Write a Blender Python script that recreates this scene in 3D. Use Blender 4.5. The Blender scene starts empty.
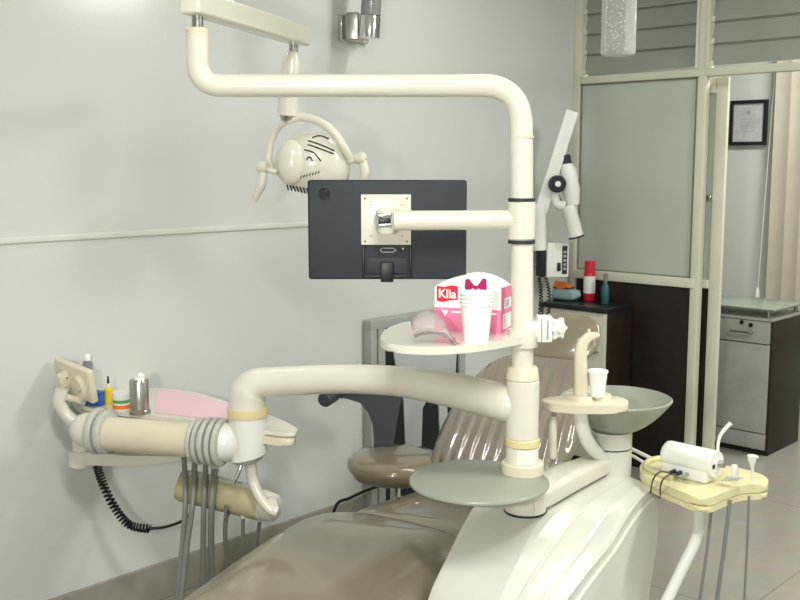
import bpy, bmesh, math, random
from mathutils import Vector, Matrix
random.seed(7)
PI = math.pi
sc = bpy.context.scene
COL = sc.collection

# ------------------------------------------------------------------ camera
FPX = 1010.0
PITCH = math.radians(7.6)
HEAD = math.radians(43.2)
CAM = Vector((2.91, 0.0, 1.5))
cam_d = bpy.data.cameras.new('camera'); cam = bpy.data.objects.new('camera', cam_d); COL.objects.link(cam)
cam_d.lens = FPX / 800 * 36; cam_d.sensor_width = 36; cam_d.clip_start = .05
cam.location = CAM; cam.rotation_euler = (PI / 2 - PITCH, 0, HEAD)
sc.camera = cam
FWD = Vector((-math.sin(HEAD), math.cos(HEAD), 0)); RGT = Vector((math.cos(HEAD), math.sin(HEAD), 0))

def L2W(lat, dep, z):
    return Vector((CAM.x, CAM.y, 0)) + FWD * dep + RGT * lat + Vector((0, 0, z))
def V(px, py, d):
    """point seen at (px, py), d metres ahead of the viewpoint"""
    x = (px - 400) / FPX; y = (300 - py) / FPX
    h = math.cos(PITCH) + y * math.sin(PITCH); u = y * math.cos(PITCH) - math.sin(PITCH)
    return L2W(x / h * d, d, 1.5 + u / h * d)
def ray(px, py): return V(px, py, 1.0) - CAM
def PZ(px, py, z):
    r = ray(px, py); return CAM + r * ((z - CAM.z) / r.z)
def PX(px, py, x):
    r = ray(px, py); return CAM + r * ((x - CAM.x) / r.x)
def PY(px, py, y):
    r = ray(px, py); return CAM + r * ((y - CAM.y) / r.y)
def FR(p, yaw=0.0):
    """frame at world point p; local +y points ahead, turned yaw degrees to the right"""
    return Matrix.Translation(p) @ Matrix.Rotation(HEAD - math.radians(yaw), 4, 'Z')

# ------------------------------------------------------------------ world, lights, exposure
w = bpy.data.worlds.new('world'); sc.world = w; w.use_nodes = True
w.node_tree.nodes['Background'].inputs[0].default_value = (.95, .98, 1, 1)
w.node_tree.nodes['Background'].inputs[1].default_value = .4

def area(name, loc, rot, sx, sy, power, col=(1, 1, 1)):
    l = bpy.data.lights.new(name, 'AREA'); l.shape = 'RECTANGLE'; l.size = sx; l.size_y = sy; l.energy = power; l.color = col
    o = bpy.data.objects.new(name, l); COL.objects.link(o); o.location = loc; o.rotation_euler = rot
    return o
# the photographer's lamp, a little left of the lens
fl = area('photo_lamp', L2W(-.36, .02, 1.5), (0, 0, 0), .1, .1, 23, (1, .98, .92))
fl.rotation_euler = (PI / 2 - math.radians(4), 0, HEAD - math.radians(3))
# ceiling lamps of the surgery and the reception
area('ceiling_lamp_light', (2.7, .5, 2.72), (0, 0, 0), 1.2, .3, 60, (1, 1, .98))
area('ceiling_lamp_light', (1.15, 2.95, 2.72), (0, 0, 0), 1.2, .04, 12, (1, 1, .96))
area('ceiling_lamp_light', (3.2, 3.3, 2.72), (0, 0, 0), 1.2, .3, 58, (1, 1, .95))
area('reception_lamp_light', (1.3, 5.3, 2.72), (0, 0, 0), 1.0, .3, 52, (1, .98, .93))
sc.view_settings.view_transform = 'Standard'; sc.view_settings.look = 'None'
sc.view_settings.gamma = 1; sc.view_settings.use_curve_mapping = False
sc.view_settings.exposure = 0.2

# ------------------------------------------------------------------ materials
def mat(name, col, rough=.5, metal=0, var=.04, scale=6, coat=0, bump=0, bscale=40, trans=0, ior=1.45, col2=None, alpha=1, spec=.5, emit=None):
    m = bpy.data.materials.new(name); m.use_nodes = True
    nt = m.node_tree; N = nt.nodes; K = nt.links; b = N['Principled BSDF']
    tc = N.new('ShaderNodeTexCoord'); no = N.new('ShaderNodeTexNoise')
    no.inputs['Scale'].default_value = scale; no.inputs['Detail'].default_value = 4
    K.new(tc.outputs['Object'], no.inputs['Vector'])
    mx = N.new('ShaderNodeMix'); mx.data_type = 'RGBA'
    c2 = col2 or tuple(max(0, c * (1 - 2 * var)) for c in col)
    mx.inputs[6].default_value = (*col, 1); mx.inputs[7].default_value = (*c2, 1)
    ramp = N.new('ShaderNodeMapRange'); ramp.inputs[1].default_value = .35; ramp.inputs[2].default_value = .7
    K.new(no.outputs[0], ramp.inputs[0]); K.new(ramp.outputs[0], mx.inputs[0]); K.new(mx.outputs[2], b.inputs['Base Color'])
    b.inputs['Roughness'].default_value = rough; b.inputs['Metallic'].default_value = metal
    b.inputs['Coat Weight'].default_value = coat; b.inputs['Coat Roughness'].default_value = .06
    b.inputs['Transmission Weight'].default_value = trans; b.inputs['IOR'].default_value = ior
    b.inputs['Alpha'].default_value = alpha; b.inputs['Specular IOR Level'].default_value = spec
    if bump:
        n2 = N.new('ShaderNodeTexNoise'); n2.inputs['Scale'].default_value = bscale; n2.inputs['Detail'].default_value = 3
        K.new(tc.outputs['Object'], n2.inputs['Vector'])
        bp = N.new('ShaderNodeBump'); bp.inputs['Strength'].default_value = bump; bp.inputs['Distance'].default_value = .01
        K.new(n2.outputs[0], bp.inputs['Height']); K.new(bp.outputs[0], b.inputs['Normal'])
    if emit: b.inputs['Emission Color'].default_value = (*emit[:3], 1); b.inputs['Emission Strength'].default_value = emit[3]
    return m
M = {}
M['wall'] = mat('wall_paint', (.60, .62, .59), .55, var=.02, scale=1.5, bump=.04, bscale=60)
M['ceiling'] = mat('ceiling_paint', (.7, .71, .68), .8)
M['rail'] = mat('rail_paint', (.66, .68, .63), .4)
M['skirt'] = mat('skirting_tile', (.30, .28, .235), .3, var=.1, scale=12)
M['alu'] = mat('cream_aluminium', (.62, .61, .50), .35, var=.04, scale=4)
M['alu_edge'] = mat('window_gasket', (.2, .2, .16), .5)
M['frost'] = mat('frosted_glass', (.56, .61, .52), .42, var=.06, scale=2, trans=.2, spec=.4)
M['louvre'] = mat('louvre_glass', (.33, .35, .30), .16, var=.06, scale=3, trans=.15)
M['wenge'] = mat('dark_wenge_laminate', (.022, .013, .010), .45, var=.2, scale=18)
M['cream'] = mat('cream_enamel', (.70, .675, .58), .28, var=.02, scale=5, coat=.5)
M['cream2'] = mat('aged_cream_plastic', (.70, .65, .49), .38, var=.04, scale=7, coat=.2)
M['tan'] = mat('beige_rubber_cover', (.50, .44, .26), .5, var=.08, scale=14)
M['ring'] = mat('yellowed_ring', (.74, .62, .34), .4)
M['white'] = mat('white_plastic', (.78, .78, .73), .32, var=.02, coat=.3)
M['body'] = mat('unit_shell', (.63, .625, .555), .32, var=.03, scale=3, coat=.3)
M['grey'] = mat('grey_rubber', (.52, .52, .47), .4, var=.05)
M['hose'] = mat('grey_silicone_hose', (.21, .21, .19), .4)
M['chrome'] = mat('chrome', (.7, .7, .68), .15, metal=1)
M['steel'] = mat('brushed_steel', (.5, .48, .44), .28, metal=1, var=.1)
M['dark'] = mat('charcoal_plastic', (.024, .029, .038), .6, var=.1, scale=20)
M['dark2'] = mat('black_plastic', (.010, .011, .014), .35)
M['black'] = mat('black_rubber', (.008, .008, .008), .4)
M['slot'] = mat('vent_slot', (.02, .02, .02), .7)
M['paper'] = mat('white_paper', (.86, .86, .82), .6, var=.01)
M['pink'] = mat('pink_card', (.86, .22, .38), .45, var=.03)
M['palepink'] = mat('pale_pink_paper', (.82, .55, .62), .6, var=.03)
M['red'] = mat('red_print', (.70, .02, .05), .4)
M['magenta'] = mat('magenta_print', (.42, .01, .11), .4)
M['greyprint'] = mat('grey_print', (.35, .36, .42), .5)
M['glassgreen'] = mat('frosted_green_glass', (.40, .43, .35), .3, var=.03, scale=3, trans=.3, spec=.5)
M['glassedge'] = mat('glass_edge', (.32, .40, .32), .15, trans=.4)
M['clear'] = mat('clear_plastic', (.85, .8, .78), .22, trans=.8, ior=1.25, bump=.3, bscale=25)
M['bubble'] = mat('bubble_glass', (.95, .97, .95), .06, trans=.82, ior=1.12)
M['smoke'] = mat('smoky_glass', (.35, .38, .37), .15, trans=.5)
M['vinyl'] = mat('brown_vinyl', (.205, .18, .128), .33, var=.08, scale=3, coat=.8, bump=.22, bscale=4)
M['stoolv'] = mat('stool_vinyl', (.23, .195, .13), .28, var=.06, scale=3, coat=.9, bump=.05, bscale=5)
M['slate'] = mat('slate_upholstery', (.060, .072, .082), .45, var=.06)
M['greyframe'] = mat('grey_metal_frame', (.36, .37, .35), .35, var=.05)
M['palegrey'] = mat('pale_grey_laminate', (.45, .48, .49), .35)
M['blue'] = mat('blue_plastic', (.02, .12, .45), .4)
M['yellow'] = mat('yellow_plastic', (.75, .55, .03), .4)
M['orange'] = mat('orange_print', (.80, .20, .03), .45)
M['green'] = mat('green_print', (.12, .35, .08), .45)
M['teal'] = mat('teal_liquid', (.03, .17, .17), .12, trans=.3)
M['aqua'] = mat('aqua_packet', (.38, .55, .58), .3, var=.12, scale=30)
M['blind'] = mat('vertical_blind_fabric', (.56, .52, .43), .7, var=.04, scale=8)
M['laminate'] = mat('grey_wood_laminate', (.39, .385, .36), .4, var=.08, scale=9)
M['creamlam'] = mat('cream_laminate', (.60, .58, .48), .35, var=.03)
M['cardpaper'] = mat('certificate_paper', (.50, .53, .53), .6, var=.1, scale=25)
M['yellowtray'] = mat('yellowed_plastic', (.68, .63, .36), .35, var=.04, coat=.3)

# vinyl under a creased clear plastic cover
def creased(name, col, sc_, dist, rot):
    m = mat(name, col, .3, var=.08, scale=4, coat=1)
    nt = m.node_tree; N = nt.nodes; K = nt.links; b = N['Principled BSDF']
    tc = N.new('ShaderNodeTexCoord'); mp = N.new('ShaderNodeMapping'); mp.inputs['Rotation'].default_value = rot
    wv = N.new('ShaderNodeTexWave'); wv.inputs['Scale'].default_value = sc_; wv.inputs['Distortion'].default_value = dist
    wv.inputs['Detail'].default_value = 2; wv.inputs['Detail Scale'].default_value = .8
    bp = N.new('ShaderNodeBump'); bp.inputs['Strength'].default_value = 1.0; bp.inputs['Distance'].default_value = .006
    K.new(tc.outputs['Object'], mp.inputs[0]); K.new(mp.outputs[0], wv.inputs[0]); K.new(wv.outputs[1], bp.inputs['Height'])
    K.new(bp.outputs[0], b.inputs['Normal']); K.new(bp.outputs[0], b.inputs['Coat Normal'])
    return m
M['wrap'] = creased('plastic_wrapped_vinyl', (.25, .215, .16), 7.5, 1.2, (0, 0, math.radians(-8)))

# floor tiles
def floor_mat():
    q = PZ(760, 600, 0)   # a joint runs here
    m = bpy.data.materials.new('polished_floor_tiles'); m.use_nodes = True
    nt = m.node_tree; N = nt.nodes; K = nt.links; b = N['Principled BSDF']
    tc = N.new('ShaderNodeTexCoord'); mp = N.new('ShaderNodeMapping'); mp.inputs['Location'].default_value = (1.55 + 1.2 - q.x, .95, 0)
    br = N.new('ShaderNodeTexBrick'); br.offset = 0; br.inputs['Scale'].default_value = 1
    br.inputs['Brick Width'].default_value = 1.2; br.inputs['Row Height'].default_value = 1.2; br.inputs['Mortar Size'].default_value = .003
    br.inputs['Color1'].default_value = (.31, .295, .25, 1); br.inputs['Color2'].default_value = (.30, .285, .245, 1); br.inputs['Mortar'].default_value = (.20, .19, .16, 1)
    no = N.new('ShaderNodeTexNoise'); no.inputs['Scale'].default_value = 9; no.inputs['Detail'].default_value = 6
    mx = N.new('ShaderNodeMix'); mx.data_type = 'RGBA'; mx.blend_type = 'MULTIPLY'; mx.inputs[0].default_value = .25
    K.new(tc.outputs['Object'], mp.inputs[0]); K.new(mp.outputs[0], br.inputs[0]); K.new(tc.outputs['Object'], no.inputs[0])
    K.new(br.outputs[0], mx.inputs[6]); K.new(no.outputs[1], mx.inputs[7]); K.new(mx.outputs[2], b.inputs['Base Color'])
    b.inputs['Roughness'].default_value = .22
    return m
M['floor'] = floor_mat()

# ------------------------------------------------------------------ mesh helpers
WM = {}
def NB(): return bmesh.new()
def box(bm, x0, x1, y0, y1, z0, z1, bev=0, T=None):
    vs = [bm.verts.new((x, y, z)) for x in (x0, x1) for y in (y0, y1) for z in (z0, z1)]
    f = [(0, 1, 3, 2), (4, 6, 7, 5), (0, 4, 5, 1), (2, 3, 7, 6), (0, 2, 6, 4), (1, 5, 7, 3)]
    fs = [bm.faces.new([vs[i] for i in q]) for q in f]
    if bev:
        es = {e for q in fs for e in q.edges}
        r = bmesh.ops.bevel(bm, geom=list(es), offset=bev, segments=3, profile=.5, affect='EDGES')
        vs = list({v for v in r['verts']} | {v for v in vs if v.is_valid})
    if T: bmesh.ops.transform(bm, matrix=T, verts=[v for v in vs if v.is_valid])
    return bm
def loft(bm, secs, cap=True, closed=True):
    rows = [[bm.verts.new(p) for p in s] for s in secs]
    n = len(rows[0])
    for a, b in zip(rows, rows[1:]):
        for i in range(n if closed else n - 1):
            j = (i + 1) % n
            bm.faces.new((a[i], a[j], b[j], b[i]))
    if cap and closed:
        bm.faces.new(rows[0][::-1]); bm.faces.new(rows[-1])
    return bm
def fillet(pts, r, n=8):
    """round the corners of a polyline"""
    out = [Vector(pts[0])]
    for i in range(1, len(pts) - 1):
        a, b, c = Vector(pts[i - 1]), Vector(pts[i]), Vector(pts[i + 1])
        u, v = (a - b), (c - b); k = min(r, u.length * .49, v.length * .49)
        p, q = b + u.normalized() * k, b + v.normalized() * k
        for j in range(n + 1):
            t = j / n; out.append(p * (1 - t) ** 2 + b * 2 * t * (1 - t) + q * t * t)
    out.append(Vector(pts[-1])); return out
def spline(pts, n=8):
    P = [Vector(p) for p in pts]; P = [P[0] * 2 - P[1]] + P + [P[-1] * 2 - P[-2]]; out = []
    for i in range(1, len(P) - 2):
        for j in range(n):
            t = j / n; a, b, c, d = P[i - 1], P[i], P[i + 1], P[i + 2]
            out.append(.5 * ((2 * b) + (c - a) * t + (2 * a - 5 * b + 4 * c - d) * t * t + (3 * b - a - 3 * c + d) * t ** 3))
    out.append(P[-2]); return out
def tube(bm, pts, r, seg=16, sx=1, cap=True):
    pts = [Vector(p) for p in pts]; n = len(pts)
    rr = r if isinstance(r, (list, tuple)) else [r] * n
    if len(rr) != n:
        rr = [rr[int(i * (len(rr) - 1) / (n - 1))] + (rr[min(len(rr) - 1, int(i * (len(rr) - 1) / (n - 1)) + 1)] - rr[int(i * (len(rr) - 1) / (n - 1))]) * ((i * (len(rr) - 1) / (n - 1)) % 1) for i in range(n)]
    t0 = (pts[1] - pts[0]).normalized(); up = Vector((0, 0, 1)) if abs(t0.z) < .9 else Vector((1, 0, 0))
    nrm = t0.cross(up).normalized(); secs = []
    for i in range(n):
        t = (pts[min(i + 1, n - 1)] - pts[max(i - 1, 0)]).normalized()
        nrm = (nrm - t * nrm.dot(t)).normalized(); bi = t.cross(nrm)
        secs.append([pts[i] + nrm * math.cos(2 * PI * k / seg) * rr[i] * sx + bi * math.sin(2 * PI * k / seg) * rr[i] for k in range(seg)])
    return loft(bm, secs, cap)
def lathe(bm, prof, seg=32, T=None, cap=True, a0=0, a1=2 * PI):
    secs = []
    for r, z in prof:
        secs.append([Vector((max(r, 1e-4) * math.cos(2 * PI * k / seg), max(r, 1e-4) * math.sin(2 * PI * k / seg), z)) for k in range(seg)])
    if T: secs = [[T @ p for p in s] for s in secs]
    return loft(bm, secs, cap)
def axisT(p, q):
    """frame at p whose z axis points to q"""
    d = (Vector(q) - Vector(p)).normalized()
    return Matrix.Translation(Vector(p)) @ d.to_track_quat('Z', 'Y').to_matrix().to_4x4()
def prism(bm, pts, z0, z1, bev=0, T=None):
    """outline pts (x,y) extruded z0..z1"""
    a = [bm.verts.new((p[0], p[1], z0)) for p in pts]; b = [bm.verts.new((p[0], p[1], z1)) for p in pts]; n = len(pts)
    fa = bm.faces.new(a[::-1]); fb = bm.faces.new(b)
    for i in range(n): bm.faces.new((a[i], a[(i + 1) % n], b[(i + 1) % n], b[i]))
    vs = a + b
    if bev:
        es = [e for f in (fa, fb) for e in f.edges]
        r = bmesh.ops.bevel(bm, geom=es, offset=bev, segments=3, profile=.5, affect='EDGES')
        vs = list(set(r['verts']) | set(vs))
    if T: bmesh.ops.transform(bm, matrix=T, verts=[v for v in vs if v.is_valid])
    return bm
def sphere(bm, c, rx, ry=None, rz=None, T=None, seg=24):
    ry = ry or rx; rz = rz or rx
    Mx = Matrix.Translation(Vector(c)) @ (T or Matrix.Identity(4)) @ Matrix.Diagonal((rx, ry, rz, 1))
    bmesh.ops.create_uvsphere(bm, u_segments=seg, v_segments=seg // 2, radius=1, matrix=Mx)
    return bm
def bx(*a, **k): return box(NB(), *a, **k)
def tb(*a, **k): return tube(NB(), *a, **k)
def lt(*a, **k): return lathe(NB(), *a, **k)
def pr(*a, **k): return prism(NB(), *a, **k)

def tag(o, label=None, cat=None, group=None, kind=None):
    if label: o['label'] = label
    if cat: o['category'] = cat
    if group: o['group'] = group
    if kind: o['kind'] = kind
    return o
def thing(name, label, cat, M4, group=None, kind=None):
    o = bpy.data.objects.new(name, None); COL.objects.link(o); o.empty_display_size = .05
    if not isinstance(M4, Matrix): M4 = Matrix.Translation(M4)
    o.matrix_basis = M4; WM[o.name] = M4.copy()
    return tag(o, label, cat, group, kind)
def part(name, bm, m, parent=None, T=None, label=None, sharp=38, kind=None):
    """bm (in frame T, else in world space) becomes one mesh object"""
    if T: bm.transform(T)
    bmesh.ops.recalc_face_normals(bm, faces=bm.faces)
    for f in bm.faces: f.smooth = True
    lim = math.radians(sharp)
    for e in bm.edges:
        if len(e.link_faces) == 2 and e.calc_face_angle(0) > lim: e.smooth = False
    lo = Vector((min(v.co[i] for v in bm.verts) for i in range(3))); hi = Vector((max(v.co[i] for v in bm.verts) for i in range(3)))
    c = (lo + hi) / 2
    Wp = WM[parent.name] if parent else Matrix.Identity(4)
    if not parent: c.z = lo.z
    W = Wp @ Matrix.Translation(Wp.inverted() @ c)
    bm.transform(W.inverted())
    me = bpy.data.meshes.new(name); bm.to_mesh(me); bm.free(); me.materials.append(M[m] if isinstance(m, str) else m)
    o = bpy.data.objects.new(name, me); COL.objects.link(o)
    if parent: o.parent = parent; o.matrix_basis = Wp.inverted() @ W
    else: o.matrix_basis = W
    WM[o.name] = W
    return tag(o, label, kind=kind)
def struct(name, bm, m, T=None):
    return part(name, bm, m, T=T, kind='structure')
def dup(o, M4, label=None, group=None):
    c = o.copy(); COL.objects.link(c); c.matrix_basis = M4; WM[c.name] = M4.copy()
    for ch in list(o.children):
        d = ch.copy(); COL.objects.link(d); d.parent = c; WM[d.name] = M4 @ ch.matrix_basis
    return tag(c, label, None, group)
def text_bm(s, size, depth=.0006, bold=.0):
    cu = bpy.data.curves.new('lettering', 'FONT'); cu.body = s; cu.size = size; cu.extrude = depth; cu.offset = bold; cu.align_x = 'CENTER'; cu.align_y = 'CENTER'
    o = bpy.data.objects.new('lettering', cu); COL.objects.link(o)
    bpy.context.view_layer.update()
    me = bpy.data.meshes.new_from_object(o.evaluated_get(bpy.context.evaluated_depsgraph_get()))
    bm = NB(); bm.from_mesh(me); bpy.data.objects.remove(o); bpy.data.curves.remove(cu); bpy.data.meshes.remove(me)
    return bm

# ================================================================== ROOM
YP = 4.40
struct('floor', bx(-1.6, 4.7, -1.6, 7.4, -.05, 0), 'floor')
struct('ceiling', bx(-1.6, 4.7, -1.6, 7.4, 2.8, 2.85), 'ceiling')
struct('wall_left', bx(-.1, 0, -1.6, YP + .03, 0, 2.8), 'wall')
struct('wall_right', bx(4.6, 4.7, -1.6, 7.4, 0, 2.8), 'wall')
struct('wall_back', bx(0, 4.6, -1.6, -1.5, 0, 2.8), 'wall')
struct('wall_far', bx(-1.6, 4.7, 6.2, 6.3, 0, 2.8), 'wall')
struct('wall_far_left', bx(-1.6, -1.5, YP, 6.2, 0, 2.8), 'wall')
struct('wall_beside', bx(-1.5, -.1, YP, YP + .08, 0, 2.8), 'wall')
struct('baseboard_left', bx(0, .012, -1.5, YP - .03, 0, .132, bev=.003), 'skirt')
# rail along the left wall, ending behind the screen
zr = PX(180, 231, 0).z
b = NB(); box(b, 0, .009, -1.5, 3.45, zr - .010, zr + .010, bev=.004)
struct('trim_1', b, 'rail')

# glazed partition: x positions from the photo
def px_x(px, py=200): return PY(px, py, YP).x
xA = px_x(699.5, 200)        # main post centre
zS = PY(630, 277, YP).z      # sill
zH = PY(640, 77, YP).z       # header
zL = 2.62
fr = NB()
box(fr, .0, .035, YP - .03, YP + .03, 0, zL, bev=.003)
box(fr, xA - .021, xA + .021, YP - .022, YP + .022, 0, zL, bev=.003)
box(fr, 1.95, 2.01, YP - .035, YP + .035, 0, zL, bev=.003)
box(fr, 0, 4.6, YP - .024, YP + .024, zH - .018, zH + .018, bev=.003)
box(fr, 0, xA, YP - .032, YP + .032, zS - .025, zS + .02, bev=.003)
box(fr, 0, 4.6, YP - .03, YP + .03, zL - .05, zL, bev=.003)
struct('trim_2', fr, 'alu')
struct('wall_front', bx(0, 4.6, YP - .04, YP + .04, zL, 2.8), 'wall')
struct('wall_panel', bx(.035, xA - .021, YP - .012, YP + .012, 0, zS - .025), 'wenge')
w1 = thing('window_1', None, None, Vector((xA / 2, YP, zS)), kind='structure')
part('pane', bx(.035, xA - .021, YP - .004, YP + .004, zS + .02, zH - .018), 'frost', w1)
g = NB()
for x0, x1 in ((.035, .041), (xA - .034, xA - .021)): box(g, x0, x1, YP - .012, YP + .012, zS + .02, zH - .018)
box(g, .035, xA - .021, YP - .012, YP + .012, zH - .024, zH - .018); box(g, .035, xA - .021, YP - .012, YP + .012, zS + .02, zS + .026)
part('gasket', g, 'alu_edge', w1)
# louvre windows above the header
def louvres(nm, x0, x1):
    t = thing(nm, None, None, Vector(((x0 + x1) / 2, YP, zH)), kind='structure')
    g = NB()
    for x in (x0, x1 - .012): box(g, x, x + .012, YP - .03, YP + .03, zH + .018, zL - .05)
    part('side_channel', g, 'alu', t)
    z = zH + .03; k = 0
    while z < zL - .12:
        Tm = Matrix.Translation((0, YP, z)) @ Matrix.Rotation(math.radians(-13), 4, 'X')
        part('slat', bx(x0 + .012, x1 - .012, -.003, .003, 0, .124), 'louvre', t, T=Tm)
        part('clip', bx(x0 + .006, x0 + .022, -.012, .004, -.004, .02, bev=.002), 'alu', t, T=Tm)
        z += .098; k += 1
louvres('window_2', .035, xA - .021)
louvres('window_3', xA + .021, 1.95)
# sliding door leaf, mostly pushed behind the frosted window
d1 = thing('door_1', None, None, Vector((xA, YP + .06, 0)), kind='structure')
YD = YP + .065
xs0 = PY(713, 200, YD).x; xs1 = PY(724.5, 200, YD).x
g = NB(); box(g, xs0, xs1, YD - .012, YD + .012, .02, zH - .02, bev=.003)
box(g, .1, .15, YD - .018, YD + .018, .02, zH - .02, bev=.003)
box(g, .1, xs0, YD - .018, YD + .018, zH - .09, zH - .02, bev=.003); box(g, .1, xs0, YD - .018, YD + .018, zS - .03, zS + .01, bev=.003)
part('frame', g, 'alu', d1)
part('pane', bx(.15, xs0, YD - .003, YD + .003, zS + .01, zH - .07), 'frost', d1)
part('kick_panel', bx(.15, xs0, YD - .01, YD + .01, .02, zS - .03), 'wenge', d1)
pc = PY(709, 197, YD - .02)
part('lock', lt([(.0, 0), (.011, 0), (.012, .008), (.006, .014), (0, .015)], seg=16), 'chrome', d1, T=axisT(Vector((xs0 - .012, YD - .012, pc.z)), Vector((xs0 - .012, YD - 1, pc.z))))
# fixed glazing on the far side of the doorway, out of view
w4 = thing('window_4', None, None, Vector((3.3, YP, 0)), kind='structure')
part('pane', bx(2.01, 4.6, YP - .004, YP + .004, 0, zH - .018), 'frost', w4)

# ---- ceiling lamps (their light is set at the top)
for x, y, hy, nm in ((2.7, .5, .15, 'tube ceiling lamp behind the place the photo was taken from'), (1.15, 2.95, .05, 'slim tube ceiling lamp over the dental chair'), (3.2, 3.3, .15, 'tube ceiling lamp nearest the doorway'), (1.3, 5.3, .15, 'tube ceiling lamp of the reception beyond the partition')):
    t = thing('ceiling_lamp', 'white ' + nm, 'lamp', Vector((x, y, 2.74)), 'ceiling lamps')
    part('housing', bx(x - .6, x + .6, y - hy, y + hy, 2.745, 2.8, bev=.004), 'white', t)
# tube lamp on the left wall, above the frame
a = PX(60, -48, .05); c = PX(150, -40, .05)
t = thing('wall_tube_lamp', 'white tube lamp fixed high on the left wall', 'lamp', (a + c) / 2)
part('housing', bx(0, .03, a.y - .03, c.y + .03, a.z - .015, a.z + .03, bev=.003), 'white', t)
M['tube'] = mat('lit_tube', (1, 1, 1), emit=(1, 1, .97, 14))
part('tube', tb([Vector((.05, a.y, a.z)), Vector((.05, c.y, a.z))], .013), 'tube', t)

# ================================================================== RECEPTION
p0 = PY(732, 101, 6.2); p1 = PY(767, 145, 6.2)
t = thing('framed_certificate', 'small framed certificate hanging on the reception wall left of the blinds', 'picture', Vector(((p0.x + p1.x) / 2, 6.2, p1.z)))
g = NB(); fw = .022
box(g, p0.x, p1.x, 6.175, 6.2, p0.z - fw, p0.z, bev=.003); box(g, p0.x, p1.x, 6.175, 6.2, p1.z, p1.z + fw, bev=.003)
box(g, p0.x, p0.x + fw, 6.175, 6.2, p1.z + fw, p0.z - fw, bev=.003); box(g, p1.x - fw, p1.x, 6.175, 6.2, p1.z + fw, p0.z - fw, bev=.003)
part('frame', g, 'dark2', t)
part('certificate', bx(p0.x + fw, p1.x - fw, 6.185, 6.195, p1.z + fw, p0.z - fw), 'cardpaper', t)
g = NB(); cx = (p0.x + p1.x) / 2
lathe(g, [(0, 0), (.016, 0), (.016, .0015), (0, .0015)], seg=16, T=axisT((cx, 6.185, p0.z - .075), (cx, 5, p0.z - .075)))
for k in range(5): box(g, cx - .055 + .006 * (k % 2), cx + .055 - .008 * (k % 3), 6.1835, 6.185, p0.z - .12 - .018 * k, p0.z - .1175 - .018 * k)
part('print', g, 'greyprint', t)
# vertical blinds
t = thing('vertical_blind', 'beige vertical blind covering the reception wall at right', 'blind', Vector((.9, 6.12, .7)))
xb = PY(769, 200, 6.1).x
part('head_rail', bx(xb - .02, 2.6, 6.08, 6.14, 2.45, 2.5, bev=.004), 'alu', t)
k = 0; x = xb
while x < 2.5:
    pts = []
    Tm = Matrix.Translation((x + .05, 6.115, 0)) @ Matrix.Rotation(math.radians(-9), 4, 'Z')
    n = 8; out = [(-.052 + .104 * i / n, .007 * math.sin(PI * i / n)) for i in range(n + 1)]; back = [(a, c - .0015) for a, c in out][::-1]
    part('slat', pr(out + back, .62, 2.45), 'blind', t, T=Tm, sharp=60); x += .088
t = thing('blind_cord', 'white pull cord with weight beside the beige vertical blind', 'cord', PY(757, 288, 6.15))
c0 = PY(757, 300, 6.15); c1 = PY(776, 60, 6.15)
part('cord', tb([c0, c1], .003, seg=6), 'white', t)
part('weight', lt([(0, 0), (.014, .005), (.017, .04), (.012, .09), (.004, .11), (0, .11)], seg=16), 'white', t, T=Matrix.Translation(c0 - Vector((0, 0, .03))))
# reception counter
cc = PZ(765.5, 457, 0)
XR, YF = cc.x, cc.y; ZT = PX(769, 319, XR).z; ZT = PY(769, 320, YF).z
XL = XR - .62; YB = PX(799, 428, XR).y
YB = YF + .42
t = thing('reception_counter', 'grey-fronted cabinet with dark side and drawer beyond the sliding door', 'cabinet', Vector(((XL + XR) / 2, (YF + YB) / 2, 0)))
part('body', bx(XL, XR, YF + .018, YB, 0, ZT - .01, bev=.001), 'wenge', t)
part('top_board', bx(XL, XR, YF, YB, ZT - .01, ZT + .004, bev=.001), 'laminate', t)
zd = PY(750, 343, YF).z; zp = PY(750, 432, YF).z; zf = .03
dr = part('drawer', bx(XL + .01, XR - .012, YF, YF + .018, zd + .003, ZT - .014, bev=.001), 'laminate', t)
part('door', bx(XL + .01, XR - .012, YF, YF + .018, zp + .003, zd - .003, bev=.001), 'laminate', t)
part('plinth', bx(XL + .01, XR - .012, YF + .006, YF + .018, zf, zp - .003, bev=.001), 'laminate', t)
a = PY(732, 330, YF); c = PY(753, 332, YF)
part('handle', tb(fillet([a, a - Vector((0, .025, 0)), c - Vector((0, .025, 0)), c], .008), .005, seg=10), 'steel', dr)
for q in ((742, 322), (751, 325)):
    a = PY(q[0], q[1], YF); part('lock', lt([(0, 0), (.011, 0), (.011, .006), (.004, .007), (0, .007)], seg=16), 'dark2', dr, T=axisT(a, a - Vector((0, 1, 0))))
t = thing('glass_shelf', 'clear glass top raised on steel posts above the grey reception cabinet', 'shelf', Vector(((XL + XR) / 2, (YF + YB) / 2, ZT)))
zg = ZT + .045
part('glass', bx(XL, XR + .01, YF - .01, YB, zg, zg + .009, bev=.002), 'glassedge', t)
part('front_edge', bx(XL, XR + .011, YF - .012, YF - .010, zg, zg + .009), 'alu_edge', t, label='dark glass edge')
for x, y in ((XR - .03, YF + .02), (XR - .03, YB - .05), (XL + .04, YF + .02)):
    part('post', lt([(0, 0), (.011, 0), (.011, zg - ZT - .004), (0, zg - ZT - .004)], seg=16), 'steel', t, T=Matrix.Translation((x, y, ZT + .004)))

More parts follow.
